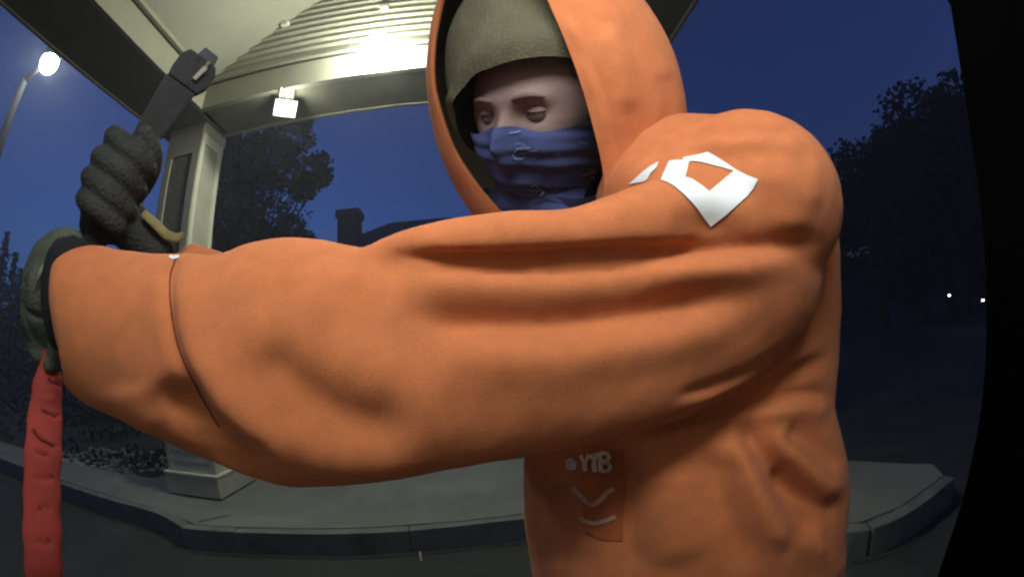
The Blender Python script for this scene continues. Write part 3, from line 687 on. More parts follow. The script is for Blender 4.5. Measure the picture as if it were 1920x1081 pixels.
STROKES = [
    # near sleeve: cuff seam, big hanging folds, long hollows
    ([(352, 462), (328, 480), (318, 520), (320, 575), (332, 640), (355, 700), (385, 755), (405, 790)], 8, -.010, 'arm'),
    ([(300, 480), (296, 540), (300, 610), (318, 680), (345, 745)], 16, .003, 'arm'),
    ([(372, 480), (350, 540), (356, 620), (385, 700), (430, 770), (490, 835), (550, 875)], 20, .011, 'arm'),
    ([(300, 700), (330, 750), (368, 800), (415, 845), (470, 885), (520, 910)], 19, -.026, 'arm'),
    ([(235, 715), (245, 760), (270, 790), (300, 815)], 26, .006, 'arm'),
    ([(455, 640), (520, 700), (600, 765), (690, 805), (790, 815)], 30, -.011, 'arm'),
    ([(500, 790), (590, 850), (700, 870), (820, 850)], 26, .007, 'arm'),
    ([(600, 560), (680, 600), (770, 640), (880, 660)], 34, -.005, 'arm'),
    ([(730, 560), (820, 592), (930, 604), (1060, 602), (1200, 585), (1330, 560), (1440, 540)], 20, -.018, 'arm'),
    ([(690, 500), (800, 530), (930, 546), (1080, 545), (1240, 525), (1400, 500), (1540, 495)], 20, .011, 'arm'),
    ([(800, 660), (950, 672), (1120, 660), (1280, 630), (1420, 600)], 30, .006, 'arm'),
    ([(1040, 730), (1130, 728), (1280, 690), (1400, 640), (1500, 590)], 26, -.004, 'arm'),
    ([(690, 462), (760, 482), (850, 490), (960, 488), (1090, 480), (1230, 474), (1370, 466), (1480, 458), (1562, 455)], 10, -.012, 'any'),
    
    
    ([(1070, 392), (1130, 352), (1200, 328), (1290, 352), (1370, 392), (1450, 420), (1560, 438)], 26, .009, 'any'),
    ([(1330, 440), (1420, 450), (1500, 450), (1550, 445)], 14, -.005, 'any'),
    ([(1250, 410), (1380, 415), (1500, 405)], 20, -.004, 'any'),
    # shoulder wrinkles
    ([(1195, 318), (1245, 282), (1310, 252), (1380, 236), (1440, 232)], 7, -.006, 'any'),
    ([(1240, 300), (1300, 275), (1380, 262), (1450, 262)], 7, .004, 'any'),
    ([(1330, 262), (1400, 247), (1460, 241), (1500, 247)], 5, -.005, 'any'),
    ([(1290, 312), (1380, 292), (1470, 290), (1540, 320)], 12, -.004, 'any'),
    ([(1400, 225), (1450, 240), (1500, 275), (1530, 320)], 9, -.004, 'any'),
    ([(1380, 330), (1470, 340), (1555, 380)], 16, .004, 'any'),
    # under-arm creases running from the back edge
    ([(1572, 655), (1510, 688), (1440, 728), (1370, 762), (1290, 790), (1190, 826)], 10, -.012, 'any'),
    ([(1555, 640), (1490, 668), (1420, 705), (1340, 740), (1250, 765)], 9, .007, 'any'),
    ([(1520, 640), (1450, 680), (1360, 722), (1250, 755)], 9, -.008, 'any'),
    ([(1380, 765), (1440, 748), (1510, 738), (1570, 744)], 8, -.010, 'any'),
    ([(1420, 778), (1490, 765), (1560, 772)], 13, .008, 'body'),
    ([(1385, 775), (1415, 830), (1455, 895), (1500, 960), (1545, 1030)], 14, -.018, 'body'),
    ([(1420, 800), (1470, 850), (1530, 900), (1590, 935)], 15, .011, 'body'),
    ([(1440, 868), (1500, 915), (1560, 955), (1604, 965)], 14, -.016, 'body'),
    ([(1470, 800), (1530, 835), (1580, 880)], 12, -.008, 'body'),
    ([(1365, 800), (1395, 870), (1430, 950), (1480, 1040)], 16, .012, 'body'),
    ([(1340, 830), (1350, 920), (1380, 1010), (1400, 1081)], 18, -.008, 'body'),
    ([(1500, 990), (1550, 1040), (1590, 1080)], 14, .008, 'body'),
    ([(1180, 850), (1172, 930), (1180, 1010), (1190, 1090)], 16, -.006, 'body'),
    ([(1030, 900), (1020, 980), (1035, 1080)], 22, -.008, 'body'),
    ([(1250, 860), (1260, 960), (1275, 1070)], 26, .006, 'body'),
]
nrm = vnormals(hm)
for p_, w_, d_, l_ in STROKES: stroke(co_, nrm, p_, w_ * (1.3 if w_ > 12 else 1.12), d_ * (1.0 if l_ == 'arm' and w_ > 12 else 1.45 if l_ == 'body' else 1.1), l_)
# soft irregular cloth
nz = np.array([noise.noise(Vector(c) * 16) * .0016 + noise.noise(Vector(c) * 45) * .0007 for c in co_])
co_ += nrm * nz[:, None]
# relax a little
hm.vertices.foreach_set('co', co_.ravel()); hm.update()
hm.materials.clear()
hoodie = link('hoodie', hm, person, M['orange'], True)
md = hoodie.modifiers.new('relax', 'SMOOTH'); md.factor = .5; md.iterations = 4
co_world = evaluated(hoodie)
hv = [tuple(v.co) for v in co_world.vertices]; hp_ = [tuple(p.vertices) for p in co_world.polygons]
BV = BVHTree.FromPolygons(hv, hp_)

def printed(name, polys, m, parent, tree=BV, off=.0008, cell=7.0, holes=()):
    """flat print on cloth: outline polygons in picture coordinates laid onto the surface they cover"""
    bm = bmesh.new()
    for poly in polys:
        es = []
        for loop in [poly] + [h for h in holes]:
            vs = [bm.verts.new((x, y, 0)) for x, y in loop]
            es += [bm.edges.new((vs[i], vs[(i + 1) % len(vs)])) for i in range(len(vs))]
        bmesh.ops.triangle_fill(bm, edges=es, use_beauty=True)
    for _ in range(7):
        ed = [e for e in bm.edges if e.calc_length() > cell]
        if not ed: break
        bmesh.ops.subdivide_edges(bm, edges=ed, cuts=1)
        bmesh.ops.triangulate(bm, faces=bm.faces)
    dead = []
    for v in bm.verts:
        d = Vector(ray(v.co.x, v.co.y)); h = tree.ray_cast(Vector(EYE), d)
        if h[0] is None: dead.append(v); continue
        n = h[1] if h[1].dot(d) < 0 else -h[1]
        v.co = h[0] + n * off - d * off
    if dead: bmesh.ops.delete(bm, geom=dead, context='VERTS')
    ln = [f for f in bm.faces if max(e.calc_length() for e in f.edges) > .05]
    if ln: bmesh.ops.delete(bm, geom=ln, context='FACES')
    me = bpy.data.meshes.new(name); bm.to_mesh(me); bm.free()
    return link(name, me, parent, m, True)
Z = lambda pts: [(1140 + x / 3.84, 200 + y / 3.84) for x, y in pts]
printed('sleeve_print', [Z([(545, 366), (640, 348), (720, 326), (790, 365), (855, 408), (915, 450), (1000, 492), (1080, 522), (1045, 590), (1000, 645), (930, 705), (850, 775), (737, 862), (690, 800), (640, 730), (600, 685), (540, 625), (480, 575), (430, 545), (380, 528), (410, 460), (440, 393), (490, 385), (535, 386)])],
        M['white_print'], hoodie, holes=[Z([(596, 392), (665, 398), (760, 422), (840, 442), (908, 462), (860, 500), (800, 550), (728, 608), (665, 560), (600, 518), (556, 508), (572, 450), (582, 402)])])
printed('sleeve_print', [Z([(368, 396), (350, 440), (310, 480), (285, 525), (255, 541), (150, 556), (200, 515), (240, 478), (300, 432)])], M['white_print'], hoodie)
printed('cuff_print', [[(316, 482), (326, 474), (338, 475), (336, 483), (324, 487)]], M['white_print'], hoodie)
def stroke_poly(pts, w):
    L, Q = [], []
    for i, p in enumerate(pts):
        a = Vector(pts[max(i - 1, 0)]); b = Vector(pts[min(i + 1, len(pts) - 1)]); t = (b - a).normalized(); n = Vector((-t.y, t.x)) * w / 2
        L.append(tuple(Vector(p) + n)); Q.append(tuple(Vector(p) - n))
    return L + Q[::-1]
printed('cuff_seam_shade', [stroke_poly([tuple(p) for p in smooth_path([(331, 484), (325, 498), (319, 522), (321, 575), (333, 640), (356, 700), (386, 755), (412, 800)], 22)], 3.0)], M['seam'], hoodie, off=.0006, cell=6)  # dark line along the seam, the shade of its crease painted in
# chest graphic: darker rectangle, blurred lettering, chevron and curve below
printed('chest_panel', [[(1092, 850), (1168, 842), (1172, 930), (1167, 1012), (1128, 1010), (1098, 996), (1092, 930)]], M['dark_print'], hoodie, off=.0012, cell=9)
def glyph(strokes, w): return [stroke_poly(s, w) for s in strokes]
lett = glyph([[(1064, 866), (1072, 860), (1080, 866), (1078, 876), (1068, 876), (1064, 868)], [(1067, 869), (1077, 870)]], 8) \
     + glyph([[(1090, 852), (1098, 866), (1107, 850)], [(1098, 866), (1099, 882)]], 9) \
     + glyph([[(1110, 850), (1116, 864), (1122, 848)], [(1116, 864), (1117, 883)]], 9) \
     + glyph([[(1127, 847), (1128, 882)], [(1127, 848), (1141, 848), (1144, 855), (1139, 862), (1129, 863)], [(1129, 864), (1142, 866), (1146, 873), (1141, 880), (1128, 881)]], 7.5)
for i, g in enumerate(lett): printed('chest_letter', [g], M['chest_print'], hoodie, off=.002 + .0002 * i, cell=5)
printed('chest_chevron', [stroke_poly([(1074, 912), (1088, 926), (1102, 940), (1114, 945), (1126, 936), (1138, 922), (1150, 914)], 9)], M['faint_print'], hoodie, off=.002, cell=5)
printed('chest_curve', [stroke_poly([(1088, 968), (1100, 976), (1116, 979), (1134, 975), (1154, 966)], 8)], M['faint_print'], hoodie, off=.0021, cell=5)

# --- head
HC = at(1018, 206, .53)
hd_f = -(HC - EYE); hd_f /= np.linalg.norm(hd_f)               # from head towards the camera
cfr, rr, uu = view_frame(1020, 205)
yaw, pit, rol = R(-27), R(8), R(2)
def rot(v, k, a):
    v = np.array(v); k = np.array(k) / np.linalg.norm(k); return v * math.cos(a) + np.cross(k, v) * math.sin(a) + k * (k @ v) * (1 - math.cos(a))
hr, hu, hf = np.array(rr), np.array(uu), -np.array(cfr)
hr, hf = rot(hr, hu, yaw), rot(hf, hu, yaw)
hu, hf = rot(hu, hr, pit), rot(hf, hr, pit)
hu, hr = rot(hu, hf, rol), rot(hr, hf, rol)
def H(x, y, z): return HC + hr * x + hf * y + hu * z         # x viewer's right, y out of the face, z up
def head_surface(th, ph, grow=0.0):
    """th: angle round the head from the face (x+ = viewer right), ph: elevation. returns local point"""
    x = math.sin(th) * math.cos(ph); y = math.cos(th) * math.cos(ph); z = math.sin(ph)
    X, Y, Zz = x * .088, y * .095, z * .118
    if z < 0: X *= 1 - .28 * (-z) ** 1.3; Y *= 1 - .10 * (-z)
    if y > 0:
        g = lambda cx, cz, sx, sz: math.exp(-((X - cx) / sx) ** 2 - ((Zz - cz) / sz) ** 2)
        Y += .024 * g(0, -.030, .011, .020) + .014 * g(0, -.008, .008, .018)       # nose
        Y += .007 * (g(-.030, .026, .022, .009) + g(.030, .026, .022, .009))        # brow
        Y -= .011 * (g(-.031, .006, .017, .012) + g(.031, .006, .017, .012))        # sockets
        Y += .006 * (g(-.040, -.030, .018, .016) + g(.040, -.030, .018, .016))      # cheek bones
        Y += .010 * g(0, -.098, .024, .016) + .006 * g(0, -.066, .022, .010)        # chin, lips
        Y -= .003 * g(0, -.069, .020, .0025)
    l = math.sqrt(X * X + Y * Y + Zz * Zz) or 1
    f = 1 + grow / l
    return X * f, Y * f, Zz * f
def patch(name, th0, th1, ph0, ph1, nt_, np_, grow, m, parent, fn=None, close=False):
    bm = bmesh.new(); G = []
    for j in range(np_ + 1):
        row = []
        for i in range(nt_ + (0 if close else 1)):
            th = th0 + (th1 - th0) * i / nt_; a = ph0(th) if callable(ph0) else ph0; b = ph1(th) if callable(ph1) else ph1
            ph = a + (b - a) * j / np_
            g = grow(th, ph) if callable(grow) else grow
            q = head_surface(th, ph, g)
            if fn: q = fn(th, ph, q)
            row.append(bm.verts.new(tuple(H(*q))))
        G.append(row)
    n = len(G[0])
    for j in range(np_):
        for i in range(n if close else n - 1): bm.faces.new((G[j][i], G[j][(i + 1) % n], G[j + 1][(i + 1) % n], G[j + 1][i]))
    bmesh.ops.remove_doubles(bm, verts=bm.verts, dist=1e-5)
    return obj(name, bm, m, parent, True)
head = patch('head', -math.pi, math.pi, -math.pi / 2 + .01, math.pi / 2 - .01, 110, 110, 0, M['skin'], person, close=True)
obj('neck', tube([tuple(H(0, -.025, -.06)), tuple(H(0, -.035, -.13)), tuple(H(.02, -.05, -.22))], [.052, .052, .065], 20), M['skin'], person, True)
for s in (-1, 1):                                                # eyes in their sockets, lids half lowered
    ex, ey, ez_ = s * .031, .0735, .007
    bm = bmesh.new(); bmesh.ops.create_uvsphere(bm, u_segments=20, v_segments=12, radius=.0125)
    for v in bm.verts: v.co = Vector(H(ex + v.co.x, ey + v.co.y, ez_ + v.co.z * .9))
    e = obj('eye', bm, M['eye'], person, True)
    bm = bmesh.new(); bmesh.ops.create_uvsphere(bm, u_segments=16, v_segments=10, radius=.0065)
    for v in bm.verts: v.co = Vector(H(ex - .001 + v.co.x, ey + .0092 + v.co.y * .6, ez_ - .002 + v.co.z))
    obj('iris', bm, M['iris'], e, True)
    for up_ in (1, -1):
        bm = bmesh.new(); G = []
        for j in range(7):
            G.append([bm.verts.new(tuple(H(ex + math.sin(a) * .0135 * math.cos(b), ey + .0012 + math.cos(a) * .0132 * math.cos(b), ez_ + up_ * .0128 * math.sin(b)))) for a in np.linspace(-1.4, 1.4, 14) for b in [(.16 if up_ > 0 else .20) + j * .2]])
        for j in range(6):
            for i in range(13): bm.faces.new((G[j][i], G[j][i + 1], G[j + 1][i + 1], G[j + 1][i]))
        obj('eyelid', bm, M['lid'], person, True)
    # brow
    bp = [(ex + s * t * .017, 0, .0245 + .004 * (1 - t * t)) for t in np.linspace(-1, 1, 9)]
    pts = []
    for x, _, zz in bp:
        th = math.asin(max(-1, min(1, x / .088))); q = head_surface(th, math.asin(zz / .118), .0005); pts.append(tuple(H(x, q[1] + .0015, zz)))
    obj('eyebrow', tube(pts, [.0012, .003, .0036, .0036, .0034, .003, .0026, .002, .0008], 8), M['hair'], person, True)
for s in (-1, 1):                                                # ears, under the hat and cloth
    bm = tube([tuple(H(s * (.076 + .004 * k), -.012 - .004 * k, 0)) for k in (0, 1, 2)], [.024, .028, .020], 16, up=tuple(hu), aspect=.6); obj('ear', bm, M['skin'], person, True)
# --- beanie: rolled brim over the brow, dropping towards the ears
brim = lambda th: .43 - .42 * (1 - math.cos(th)) / 2 + (.12 * math.sin(min(th, 1.5)) if th > 0 and th < 2.2 else 0) - (0 if th > 0 else .80) * math.sin(th) ** 2
def bg_(th, ph):
    b = brim(th); d = ph - b
    return .010 + .006 * math.exp(-((d - .10) / .10) ** 2) + .0003 * math.sin(th * 90) + .012 * max(0, math.sin(ph)) ** 2
patch('beanie', -math.pi, math.pi, brim, math.pi / 2 - .01, 260, 50, bg_, M['beanie'], person, close=True,
      fn=lambda th, ph, q: (q[0] * ((1.13 + .36 * min(1, max(0, math.sin(ph)) * 1.5)) if q[0] < 0 else 1.06) - .006 * max(0, math.sin(ph)), q[1] * 1.12, q[2] + .09 * max(0, math.sin(ph) - .35)))
# --- bandana over nose, cheeks and chin, hanging to the chest
def bn_(th, ph):
    return (.007 + .018 * max(0, -ph)) + .0014 * math.sin(ph * 34 + th * 3 + 1.2) * math.exp(-((ph + .55) / .5) ** 2) + .0012 * math.sin(th * 7 + ph * 5) + .0008 * math.sin(ph * 51 + th * 5)
topb = lambda th: -.02 - .15 * (1 - math.exp(-(th / .35) ** 2)) + .16 * min(1, abs(th) / 1.6)
def bfn(th, ph, q):
    x, y, zz = q
    k = max(0, (-zz - .085) / .03)
    if zz < -.085:                                               # below the chin the cloth falls straight
        s = math.sin(th) * .07; y2 = .078 - .020 * (1 - math.cos(th)) * 1.2
        t = min(1, k); x = x * (1 - t) + s * t; y = y * (1 - t) + y2 * t
    return x, y, zz
patch('bandana', -1.55, 1.55, lambda th: -1.15, topb, 120, 70, bn_, M['navy'], person, fn=bfn)
bm = bmesh.new(); G = []
for j in range(30):
    row = []
    for th in np.linspace(-1.5, 1.5, 60):
        zz = -.098 - j * .0045
        w = .092 + .0006 * j; dz = .004 * math.sin(th * 9 + j * .25) + .003 * math.sin(j * .5 + th * 3)
        row.append(bm.verts.new(tuple(H(math.sin(th) * w, .072 - .035 * (1 - math.cos(th)) + dz - j * .0006, zz))))
    G.append(row)
for j in range(29):
    for i in range(59): bm.faces.new((G[j][i], G[j][i + 1], G[j + 1][i + 1], G[j + 1][i]))
obj('bandana_tail', bm, M['navy'], person, True)
bpy.context.view_layer.update()
def world_tree(names):
    V, F = [], []
    for o in list(person.children):
        if o.name.split('.')[0] in names:
            k = len(V); V += [tuple(v.co) for v in o.data.vertices]; F += [tuple(i + k for i in p.vertices) for p in o.data.polygons]
    return BVHTree.FromPolygons(V, F)
BT = world_tree(('bandana', 'bandana_tail'))
band = [o for o in person.children if o.name == 'bandana'][0]
def pz(pts, ox=860, oy=120, s=3.86): return [(ox + x / s, oy + y / s) for x, y in pts]
for poly in ([stroke_poly(pz([(420, 575), (470, 572), (480, 590), (440, 600)]), 2.2), stroke_poly(pz([(395, 640), (420, 610), (480, 608), (520, 602)]), 3), stroke_poly(pz([(385, 650), (400, 680), (460, 686), (470, 672)]), 2.4),
              stroke_poly(pz([(440, 640), (500, 640), (510, 625), (570, 622)]), 2.2), stroke_poly(pz([(360, 500), (420, 492), (450, 485)]), 2.2), stroke_poly(pz([(520, 880), (560, 870), (580, 890)]), 3), stroke_poly(pz([(560, 920), (600, 905), (620, 920), (590, 950)]), 3),
              stroke_poly(pz([(500, 900), (530, 915), (560, 900)]), 2.4), stroke_poly(pz([(890, 810), (930, 790), (980, 780)]), 3), stroke_poly(pz([(930, 760), (990, 765), (1030, 780)]), 2.4), stroke_poly(pz([(940, 820), (1000, 810), (1040, 795)]), 2.4),
              stroke_poly(pz([(860, 560), (900, 570), (930, 560)]), 2.4), stroke_poly(pz([(700, 640), (730, 650), (740, 640)]), 2), stroke_poly(pz([(620, 880), (650, 875), (660, 890)]), 2.2)]):
    printed('paisley_mark', [poly], M['paisley'], band, tree=BT, off=.0012, cell=5)

# --- hood: loops of (picture x, y, distance) from the rim back round the head
HL = [
 [(915, -120, .47), (1000, -60, .445), (1035, 20, .43), (1068, 95, .42), (1098, 185, .415), (1120, 270, .42), (1138, 350, .43), (1120, 430, .44), (1050, 470, .46), (975, 440, .485), (925, 385, .51), (872, 322, .53), (832, 245, .545), (808, 160, .55), (808, 60, .545), (838, -50, .51)],
 [(925, -140, .475), (1025, -75, .45), (1062, 10, .432), (1094, 90, .42), (1124, 180, .415), (1146, 265, .42), (1164, 350, .43), (1150, 440, .445), (1055, 495, .47), (960, 462, .50), (900, 392, .525), (850, 325, .545), (812, 248, .56), (796, 160, .565), (800, 50, .56), (835, -70, .52)],
 [(950, -165, .52), (1090, -110, .48), (1150, -10, .455), (1190, 70, .445), (1216, 160, .44), (1232, 250, .445), (1240, 340, .45), (1220, 440, .48), (1070, 510, .53), (935, 475, .58), (870, 395, .60), (832, 325, .62), (806, 248, .63), (796, 160, .64), (806, 50, .63), (850, -90, .58)],
 [(985, -170, .62), (1135, -125, .58), (1215, -25, .55), (1270, 50, .54), (1308, 135, .535), (1322, 215, .535), (1305, 300, .54), (1260, 430, .57), (1080, 500, .62), (950, 470, .66), (885, 390, .69), (850, 320, .70), (826, 245, .71), (820, 160, .72), (835, 60, .71), (880, -70, .68)],
 [(1010, -110, .72), (1100, -70, .71), (1165, 0, .70), (1205, 65, .69), (1230, 140, .685), (1240, 215, .68), (1230, 300, .68), (1190, 400, .68), (1080, 440, .72), (980, 410, .74), (925, 350, .75), (895, 290, .76), (880, 230, .77), (880, 160, .77), (895, 80, .77), (940, -30, .75)],
 [(1035, 0, .78), (1070, 20, .78), (1100, 50, .78), (1115, 80, .78), (1125, 120, .78), (1125, 160, .77), (1115, 210, .76), (1095, 260, .76), (1060, 280, .78), (1020, 270, .79), (995, 240, .79), (980, 200, .80), (975, 160, .80), (980, 110, .80), (995, 60, .80), (1015, 25, .79)],
]
bm = bmesh.new(); G = [[bm.verts.new(tuple(at(*p))) for p in L] for L in HL]
n = len(HL[0])
for A, B in zip(G, G[1:]):
    for i in range(n): bm.faces.new((A[i], A[(i + 1) % n], B[(i + 1) % n], B[i]))
bm.faces.new(G[-1])
bmesh.ops.recalc_face_normals(bm, faces=bm.faces)
me = bpy.data.meshes.new('hood'); bm.to_mesh(me); bm.free()
hdo = bpy.data.objects.new('hood', me); C.objects.link(hdo)
md = hdo.modifiers.new('a', 'SUBSURF'); md.levels = 4
m2 = evaluated(hdo); bpy.data.objects.remove(hdo)
nv = len(m2.vertices); c2 = np.empty(nv * 3); m2.vertices.foreach_get('co', c2); c2 = c2.reshape(-1, 3); n2 = vnormals(m2)
armx_b, armx, armD = armx, np.array([0., 1920.]), np.array([9., 9.])
for st in (([(1075, 60), (1120, 150), (1150, 250), (1170, 350)], 8, -.0035, 'any'), ([(1055, 20), (1090, 90), (1122, 180), (1145, 270)], 8, .003, 'any'),
           ([(1170, 10), (1205, 110), (1215, 210), (1190, 320)], 26, -.007, 'any'), ([(1240, 130), (1262, 200), (1250, 280)], 14, -.006, 'any'),
           ([(1268, 245), (1230, 285), (1190, 330)], 9, -.006, 'any'), ([(1130, 40), (1160, 120), (1180, 220)], 16, .005, 'any')): stroke(c2, n2, *st)
armx, armD = armx_b, ap_[:, 2]
c2 += n2 * np.array([noise.noise(Vector(c) * 18) * .002 for c in c2])[:, None]
m2.vertices.foreach_set('co', c2.ravel()); m2.update(); m2.materials.clear(); m2.materials.append(M['orange']); m2.materials.append(M['lining'])
hd2 = link('hood', m2, person, M['orange'], True)
md = hd2.modifiers.new('t', 'SOLIDIFY'); md.thickness = .006; md.offset = -1; md.material_offset = 1

# --- hem, legs and shoes down to the drive (below the picture)
hb = Vector(HEM); 
obj('hem_band', tube([tuple(hb + Vector((0, 0, .01))), tuple(hb + Vector((0, .01, -.06)))], [HEMR * .95, HEMR * .90], 32, aspect=.62, up=(1, 0, 0)), M['orange'], person, True)
for s in (-1, 1):
    x = hb.x + s * .105
    skin('trouser_leg', [[((x - s * .02, hb.y + .01, hb.z), .115), ((x, hb.y - .01, .52), .085), ((x + s * .01, hb.y + .02, .28), .068), ((x + s * .015, hb.y + .03, .07), .062)]], M['trousers'], person, 2)
    skin('shoe', [[((x + s * .015, hb.y + .06, .05), .045), ((x + s * .02, hb.y - .02, .042), (.045, .038)), ((x + s * .03, hb.y - .13, .034), (.045, .03)), ((x + s * .035, hb.y - .18, .028), (.034, .024))]], M['shoe'], person, 2)
skin('hips', [[(tuple(hb + Vector((0, .01, .05))), .15), (tuple(hb + Vector((0, .01, -.08))), .13)]], M['trousers'], person, 2)

def fused(name, chains, m, parent, voxel=.0022, smooth_it=6):
    bm = bmesh.new()
    for ch in chains:
        q = smooth_path([(*p, r_) for p, r_ in ch], max(6, len(ch) * 5)) if len(ch) > 2 else np.array([(*p, r_) for p, r_ in ch])
        # rounded ends
        pts = [tuple(a[:3]) for a in q]; rr_ = [a[3] for a in q]
        tube(pts, rr_, 16, bm); ball(bm, pts[0], rr_[0]); ball(bm, pts[-1], rr_[-1])
    bmesh.ops.recalc_face_normals(bm, faces=bm.faces)
    me = bpy.data.meshes.new(name); bm.to_mesh(me); bm.free()
    o = bpy.data.objects.new(name, me); C.objects.link(o)
    md = o.modifiers.new('r', 'REMESH'); md.mode = 'VOXEL'; md.voxel_size = voxel
    md = o.modifiers.new('s', 'SMOOTH'); md.factor = .5; md.iterations = smooth_it
    m2 = evaluated(o); bpy.data.objects.remove(o); m2.materials.clear()
    n = len(m2.vertices); c = np.empty(n * 3); m2.vertices.foreach_get('co', c); c = c.reshape(-1, 3)
    c += vnormals(m2) * np.array([noise.noise(Vector(v) * 55) * .0012 for v in c])[:, None]
    m2.vertices.foreach_set('co', c.ravel())
    return link(name, m2, parent, m, True)
# --- near hand: black knit cuff, grey-green glove gripping the red strap
def V_(px, py, D, x=0, y=0, z=0): return tuple(vp(px, py, D, x, y, z))
obj('knit_cuff', tube([V_(150, 560, .45), V_(118, 548, .462), V_(112, 545, .472), V_(106, 548, .484)], [.052, .055, .051, .038], 28, up=tuple(view_frame(110, 550)[2]), aspect=.42), M['cuff'], person, True)
gl = fused('glove', [
    [(V_(112, 490, .52), .030), (V_(104, 545, .52), .036), (V_(104, 600, .53), .034), (V_(100, 640, .54), .022)],
    [(V_(128, 468, .51), .020), (V_(98, 500, .525), .026), (V_(82, 550, .535), .028), (V_(78, 600, .54), .026), (V_(84, 640, .54), .019)],
    [(V_(140, 452, .505), .012), (V_(120, 456, .515), .018), (V_(90, 480, .53), .021), (V_(72, 520, .54), .021)],
    [(V_(74, 530, .545), .022), (V_(64, 580, .55), .017), (V_(62, 625, .55), .0135), (V_(76, 660, .54), .012), (V_(96, 676, .52), .010)],
    [(V_(82, 560, .56), .020), (V_(70, 620, .56), .015), (V_(76, 664, .55), .0125), (V_(92, 690, .535), .011), (V_(106, 692, .515), .009)],
    [(V_(92, 600, .565), .018), (V_(82, 655, .56), .013), (V_(90, 700, .55), .011), (V_(106, 708, .53), .009)],
    [(V_(104, 620, .57), .015), (V_(98, 680, .565), .011), (V_(104, 718, .55), .009), (V_(114, 722, .53), .0075)],
    [(V_(112, 590, .525), .018), (V_(112, 640, .515), .014), (V_(104, 672, .505), .011), (V_(94, 682, .50), .009)]], M['glove2'], person)
tag(gl, label='grey green glove on the near hand at the far left')
obj('glove_piping', tube([V_(66, 540, .490), V_(78, 508, .480), V_(94, 484, .472), V_(112, 466, .466), V_(136, 452, .462)], [.001, .0028, .0035, .0040, .0018], 8), M['piping'], person, True)

# --- far hand: fist round the bar
A0, A1 = _m(V_(200, 402, .50)), _m(V_(338, 158, .53))
ax = (A1 - A0) / np.linalg.norm(A1 - A0)
cv = -np.array(ray(240, 330)); side = np.cross(ax, cv); side /= np.linalg.norm(side); toc = np.cross(side, ax); toc /= np.linalg.norm(toc)
if toc @ cv < 0: toc = -toc
if side @ view_frame(240, 330)[1] > 0: side = -side            # towards picture left
def G_(s, a, b): return tuple(A0 + ax * s + side * a + toc * b)   # along the bar, to the left, towards the camera
chains = [[(G_(-.010, .004, -.026), .026), (G_(.022, .012, -.024), .028), (G_(.052, .010, -.020), .025)],
          [(G_(-.005, .000, -.024), .028), (V_(232, 415, .515), .028), (V_(262, 440, .515), .027), (V_(292, 466, .51), .024)]]
for k, (s, l) in enumerate(((.074, .94), (.050, 1.0), (.027, .97), (.006, .84))):
    chains.append([(G_(s * .7, .020, -.024), .015), (G_(s, .034 * l, -.010), .0135), (G_(s - .002, .030 * l, .014), .0135), (G_(s - .006, .006, .027 * l), .0128), (G_(s - .012, -.018 * l, .018), .0118), (G_(s - .014, -.023 * l, .004), .0105)])
chains.append([(G_(.030, -.018, -.022), .016), (G_(.060, -.024, -.006), .0135), (G_(.082, -.014, .012), .012), (G_(.092, .002, .018), .0105)])
g2 = fused('glove', chains, M['glove'], person, smooth_it=4)
tag(g2, label='dark grey glove closed round the black bar')
obj('glove_strap', tube([V_(268, 398, .485), V_(290, 418, .482), V_(312, 440, .482), V_(330, 446, .484), V_(345, 440, .487)], [.0045, .0055, .006, .0055, .004], 10, aspect=.5), M['tanstrap'], person, True)

# ================================================================== things held
bar = thing('pry_bar', 'black flat pry bar with a notched head raised in the far glove', 'pry bar', tuple(A0))
def slab(sts, th, nm, m, bevel=.002):
    """flat bar: stations (s, half width left, half width right)"""
    bm = bmesh.new(); rings = []
    for s, l, r_ in sts:
        rings.append([bm.verts.new(G_(s, l * 1.3, .0 - th)), bm.verts.new(G_(s, -r_ * 1.2, -th)), bm.verts.new(G_(s, -r_ * 1.2, th)), bm.verts.new(G_(s, l * 1.3, th))])
    for A, B in zip(rings, rings[1:]):
        for i in range(4): bm.faces.new((A[i], A[(i + 1) % 4], B[(i + 1) % 4], B[i]))
    bm.faces.new(rings[0][::-1]); bm.faces.new(rings[-1])
    return obj(nm, bm, m, bar, bevel=bevel)
slab([(-.05, .011, .011), (.06, .011, .012), (.10, .013, .014), (.135, .015, .017), (.165, .017, .019)], .006, 'shaft', M['steel'])
slab([(.1655, .015, .020), (.178, .017, .026), (.196, .017, .026), (.206, .012, .020)], .008, 'bar_head', M['steel'], .003)
slab([(.2065, .004, .018), (.220, .002, .016)], .005, 'claw', M['steel_blue'])
bm = tube([G_(.176, -.010, .012), G_(.194, -.013, .013), G_(.203, -.013, .012)], [.0035, .0045, .004], 8, aspect=.5); obj('bolt', bm, M['worn'], bar)

rs = thing('tow_strap', 'creased red tow strap hanging straight down from the near glove at the left edge', 'strap', tuple(at(80, 1000, .46)))
sp = [(100, 648, .525), (96, 672, .515), (90, 715, .505), (85, 770, .50), (82, 830, .495), (79, 900, .495), (79, 970, .50), (81, 1040, .51), (84, 1100, .53), (92, 1180, .57), (104, 1260, .63)]
q = smooth_path(sp, 90); path = [tuple(at(*p)) for p in q]
hw = np.interp(q[:, 1], [640, 680, 720, 770, 850, 1000, 1081, 1300], [10, 17, 24, 27, 29, 29, 27, 26]) * q[:, 2] / LF
hw = hw * (1 + .03 * np.sin(q[:, 1] * .09) + .02 * np.sin(q[:, 1] * .031 + 1))
st_ = obj('webbing', tube(path, list(hw), 26, aspect=.42, up=[tuple(view_frame(x, y)[1]) for x, y, D in q]), M['red'], rs, True)
nv = len(st_.data.vertices); c3 = np.empty(nv * 3); st_.data.vertices.foreach_get('co', c3)
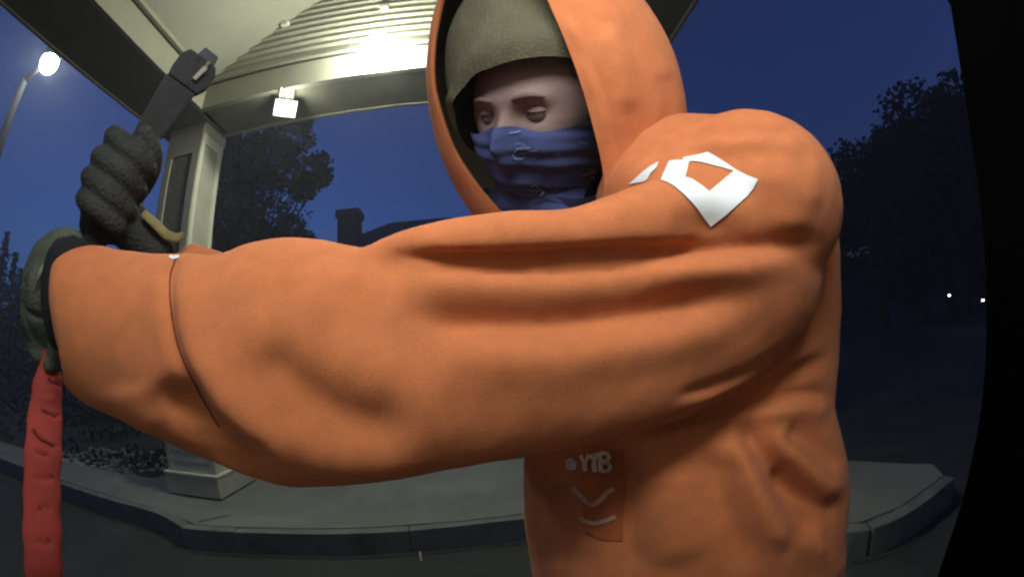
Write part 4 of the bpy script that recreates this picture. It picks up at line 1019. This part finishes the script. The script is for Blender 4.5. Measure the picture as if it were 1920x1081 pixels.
me = st_.data; bm = bmesh.new(); bm.from_mesh(me); bmesh.ops.subdivide_edges(bm, edges=bm.edges, cuts=2, use_grid_fill=True, smooth=.5); bm.to_mesh(me); bm.free()
me.polygons.foreach_set('use_smooth', [True] * len(me.polygons))
nv = len(me.vertices); c3 = np.empty(nv * 3); me.vertices.foreach_get('co', c3); c3 = c3.reshape(-1, 3); n3 = vnormals(me)
armx, armD = np.array([0., 1920.]), np.array([9., 9.])
cre = [([(90, 706), (97, 716), (108, 718), (118, 724)], 3, -.004, 'any'), ([(76, 765), (84, 772), (95, 775), (104, 780), (114, 776)], 2.6, -.004, 'any'),
       ([(60, 800), (66, 815), (75, 824), (88, 830), (101, 837), (110, 830)], 2.8, -.005, 'any'), ([(62, 842), (78, 850), (95, 856)], 4, -.002, 'any'),
       ([(60, 890), (80, 898), (104, 895)], 5, -.0018, 'any'), ([(66, 960), (84, 952), (102, 958)], 5, -.0015, 'any'), ([(70, 740), (88, 748), (108, 745)], 5, .002, 'any'), ([(64, 1010), (84, 1020), (102, 1012)], 5, -.0015, 'any')]
for p_, w_, d_, l_ in cre: stroke(c3, n3, p_, w_, d_ * .9, l_)
armx, armD = armx_b, ap_[:, 2]
me.vertices.foreach_set('co', c3.ravel()); me.update()

ST = BVHTree.FromPolygons([tuple(v.co) for v in st_.data.vertices], [tuple(p.vertices) for p in st_.data.polygons])
for pl, w_ in (([(91, 708), (98, 717), (108, 719), (116, 723)], 2.6), ([(78, 767), (86, 773), (96, 776), (104, 779)], 2.4), ([(62, 803), (68, 815), (76, 823), (88, 829), (100, 835)], 2.8), ([(70, 846), (80, 850), (88, 850)], 2.0), ([(92, 884), (98, 893), (102, 889)], 2.0), ([(72, 948), (78, 953)], 2.2), ([(88, 1006), (92, 1012)], 2.2)):
    printed('crease_shade', [stroke_poly(pl, w_)], M['red_dark'], st_, tree=ST, off=.0006, cell=5)  # shade of the strap's creases painted as dark lines

# ================================================================== thin scattering volume added to imitate lens veil and glow round the lamps
if HAZE:
    bm = bmesh.new(); box(bm, -60, 70, -40, 60, -1.2, 14)
    hz = obj('glow_haze', bm, None); tag(hz, kind='stuff')
    m = bpy.data.materials.new('glow_haze'); m.use_nodes = True; n = m.node_tree; n.nodes.clear()
    o_ = n.nodes.new('ShaderNodeOutputMaterial'); v_ = n.nodes.new('ShaderNodeVolumePrincipled')
    v_.inputs['Density'].default_value = HAZE; v_.inputs['Color'].default_value = (.9, .92, .95, 1); v_.inputs['Anisotropy'].default_value = .3
    n.links.new(v_.outputs[0], o_.inputs['Volume']); hz.data.materials.append(m)
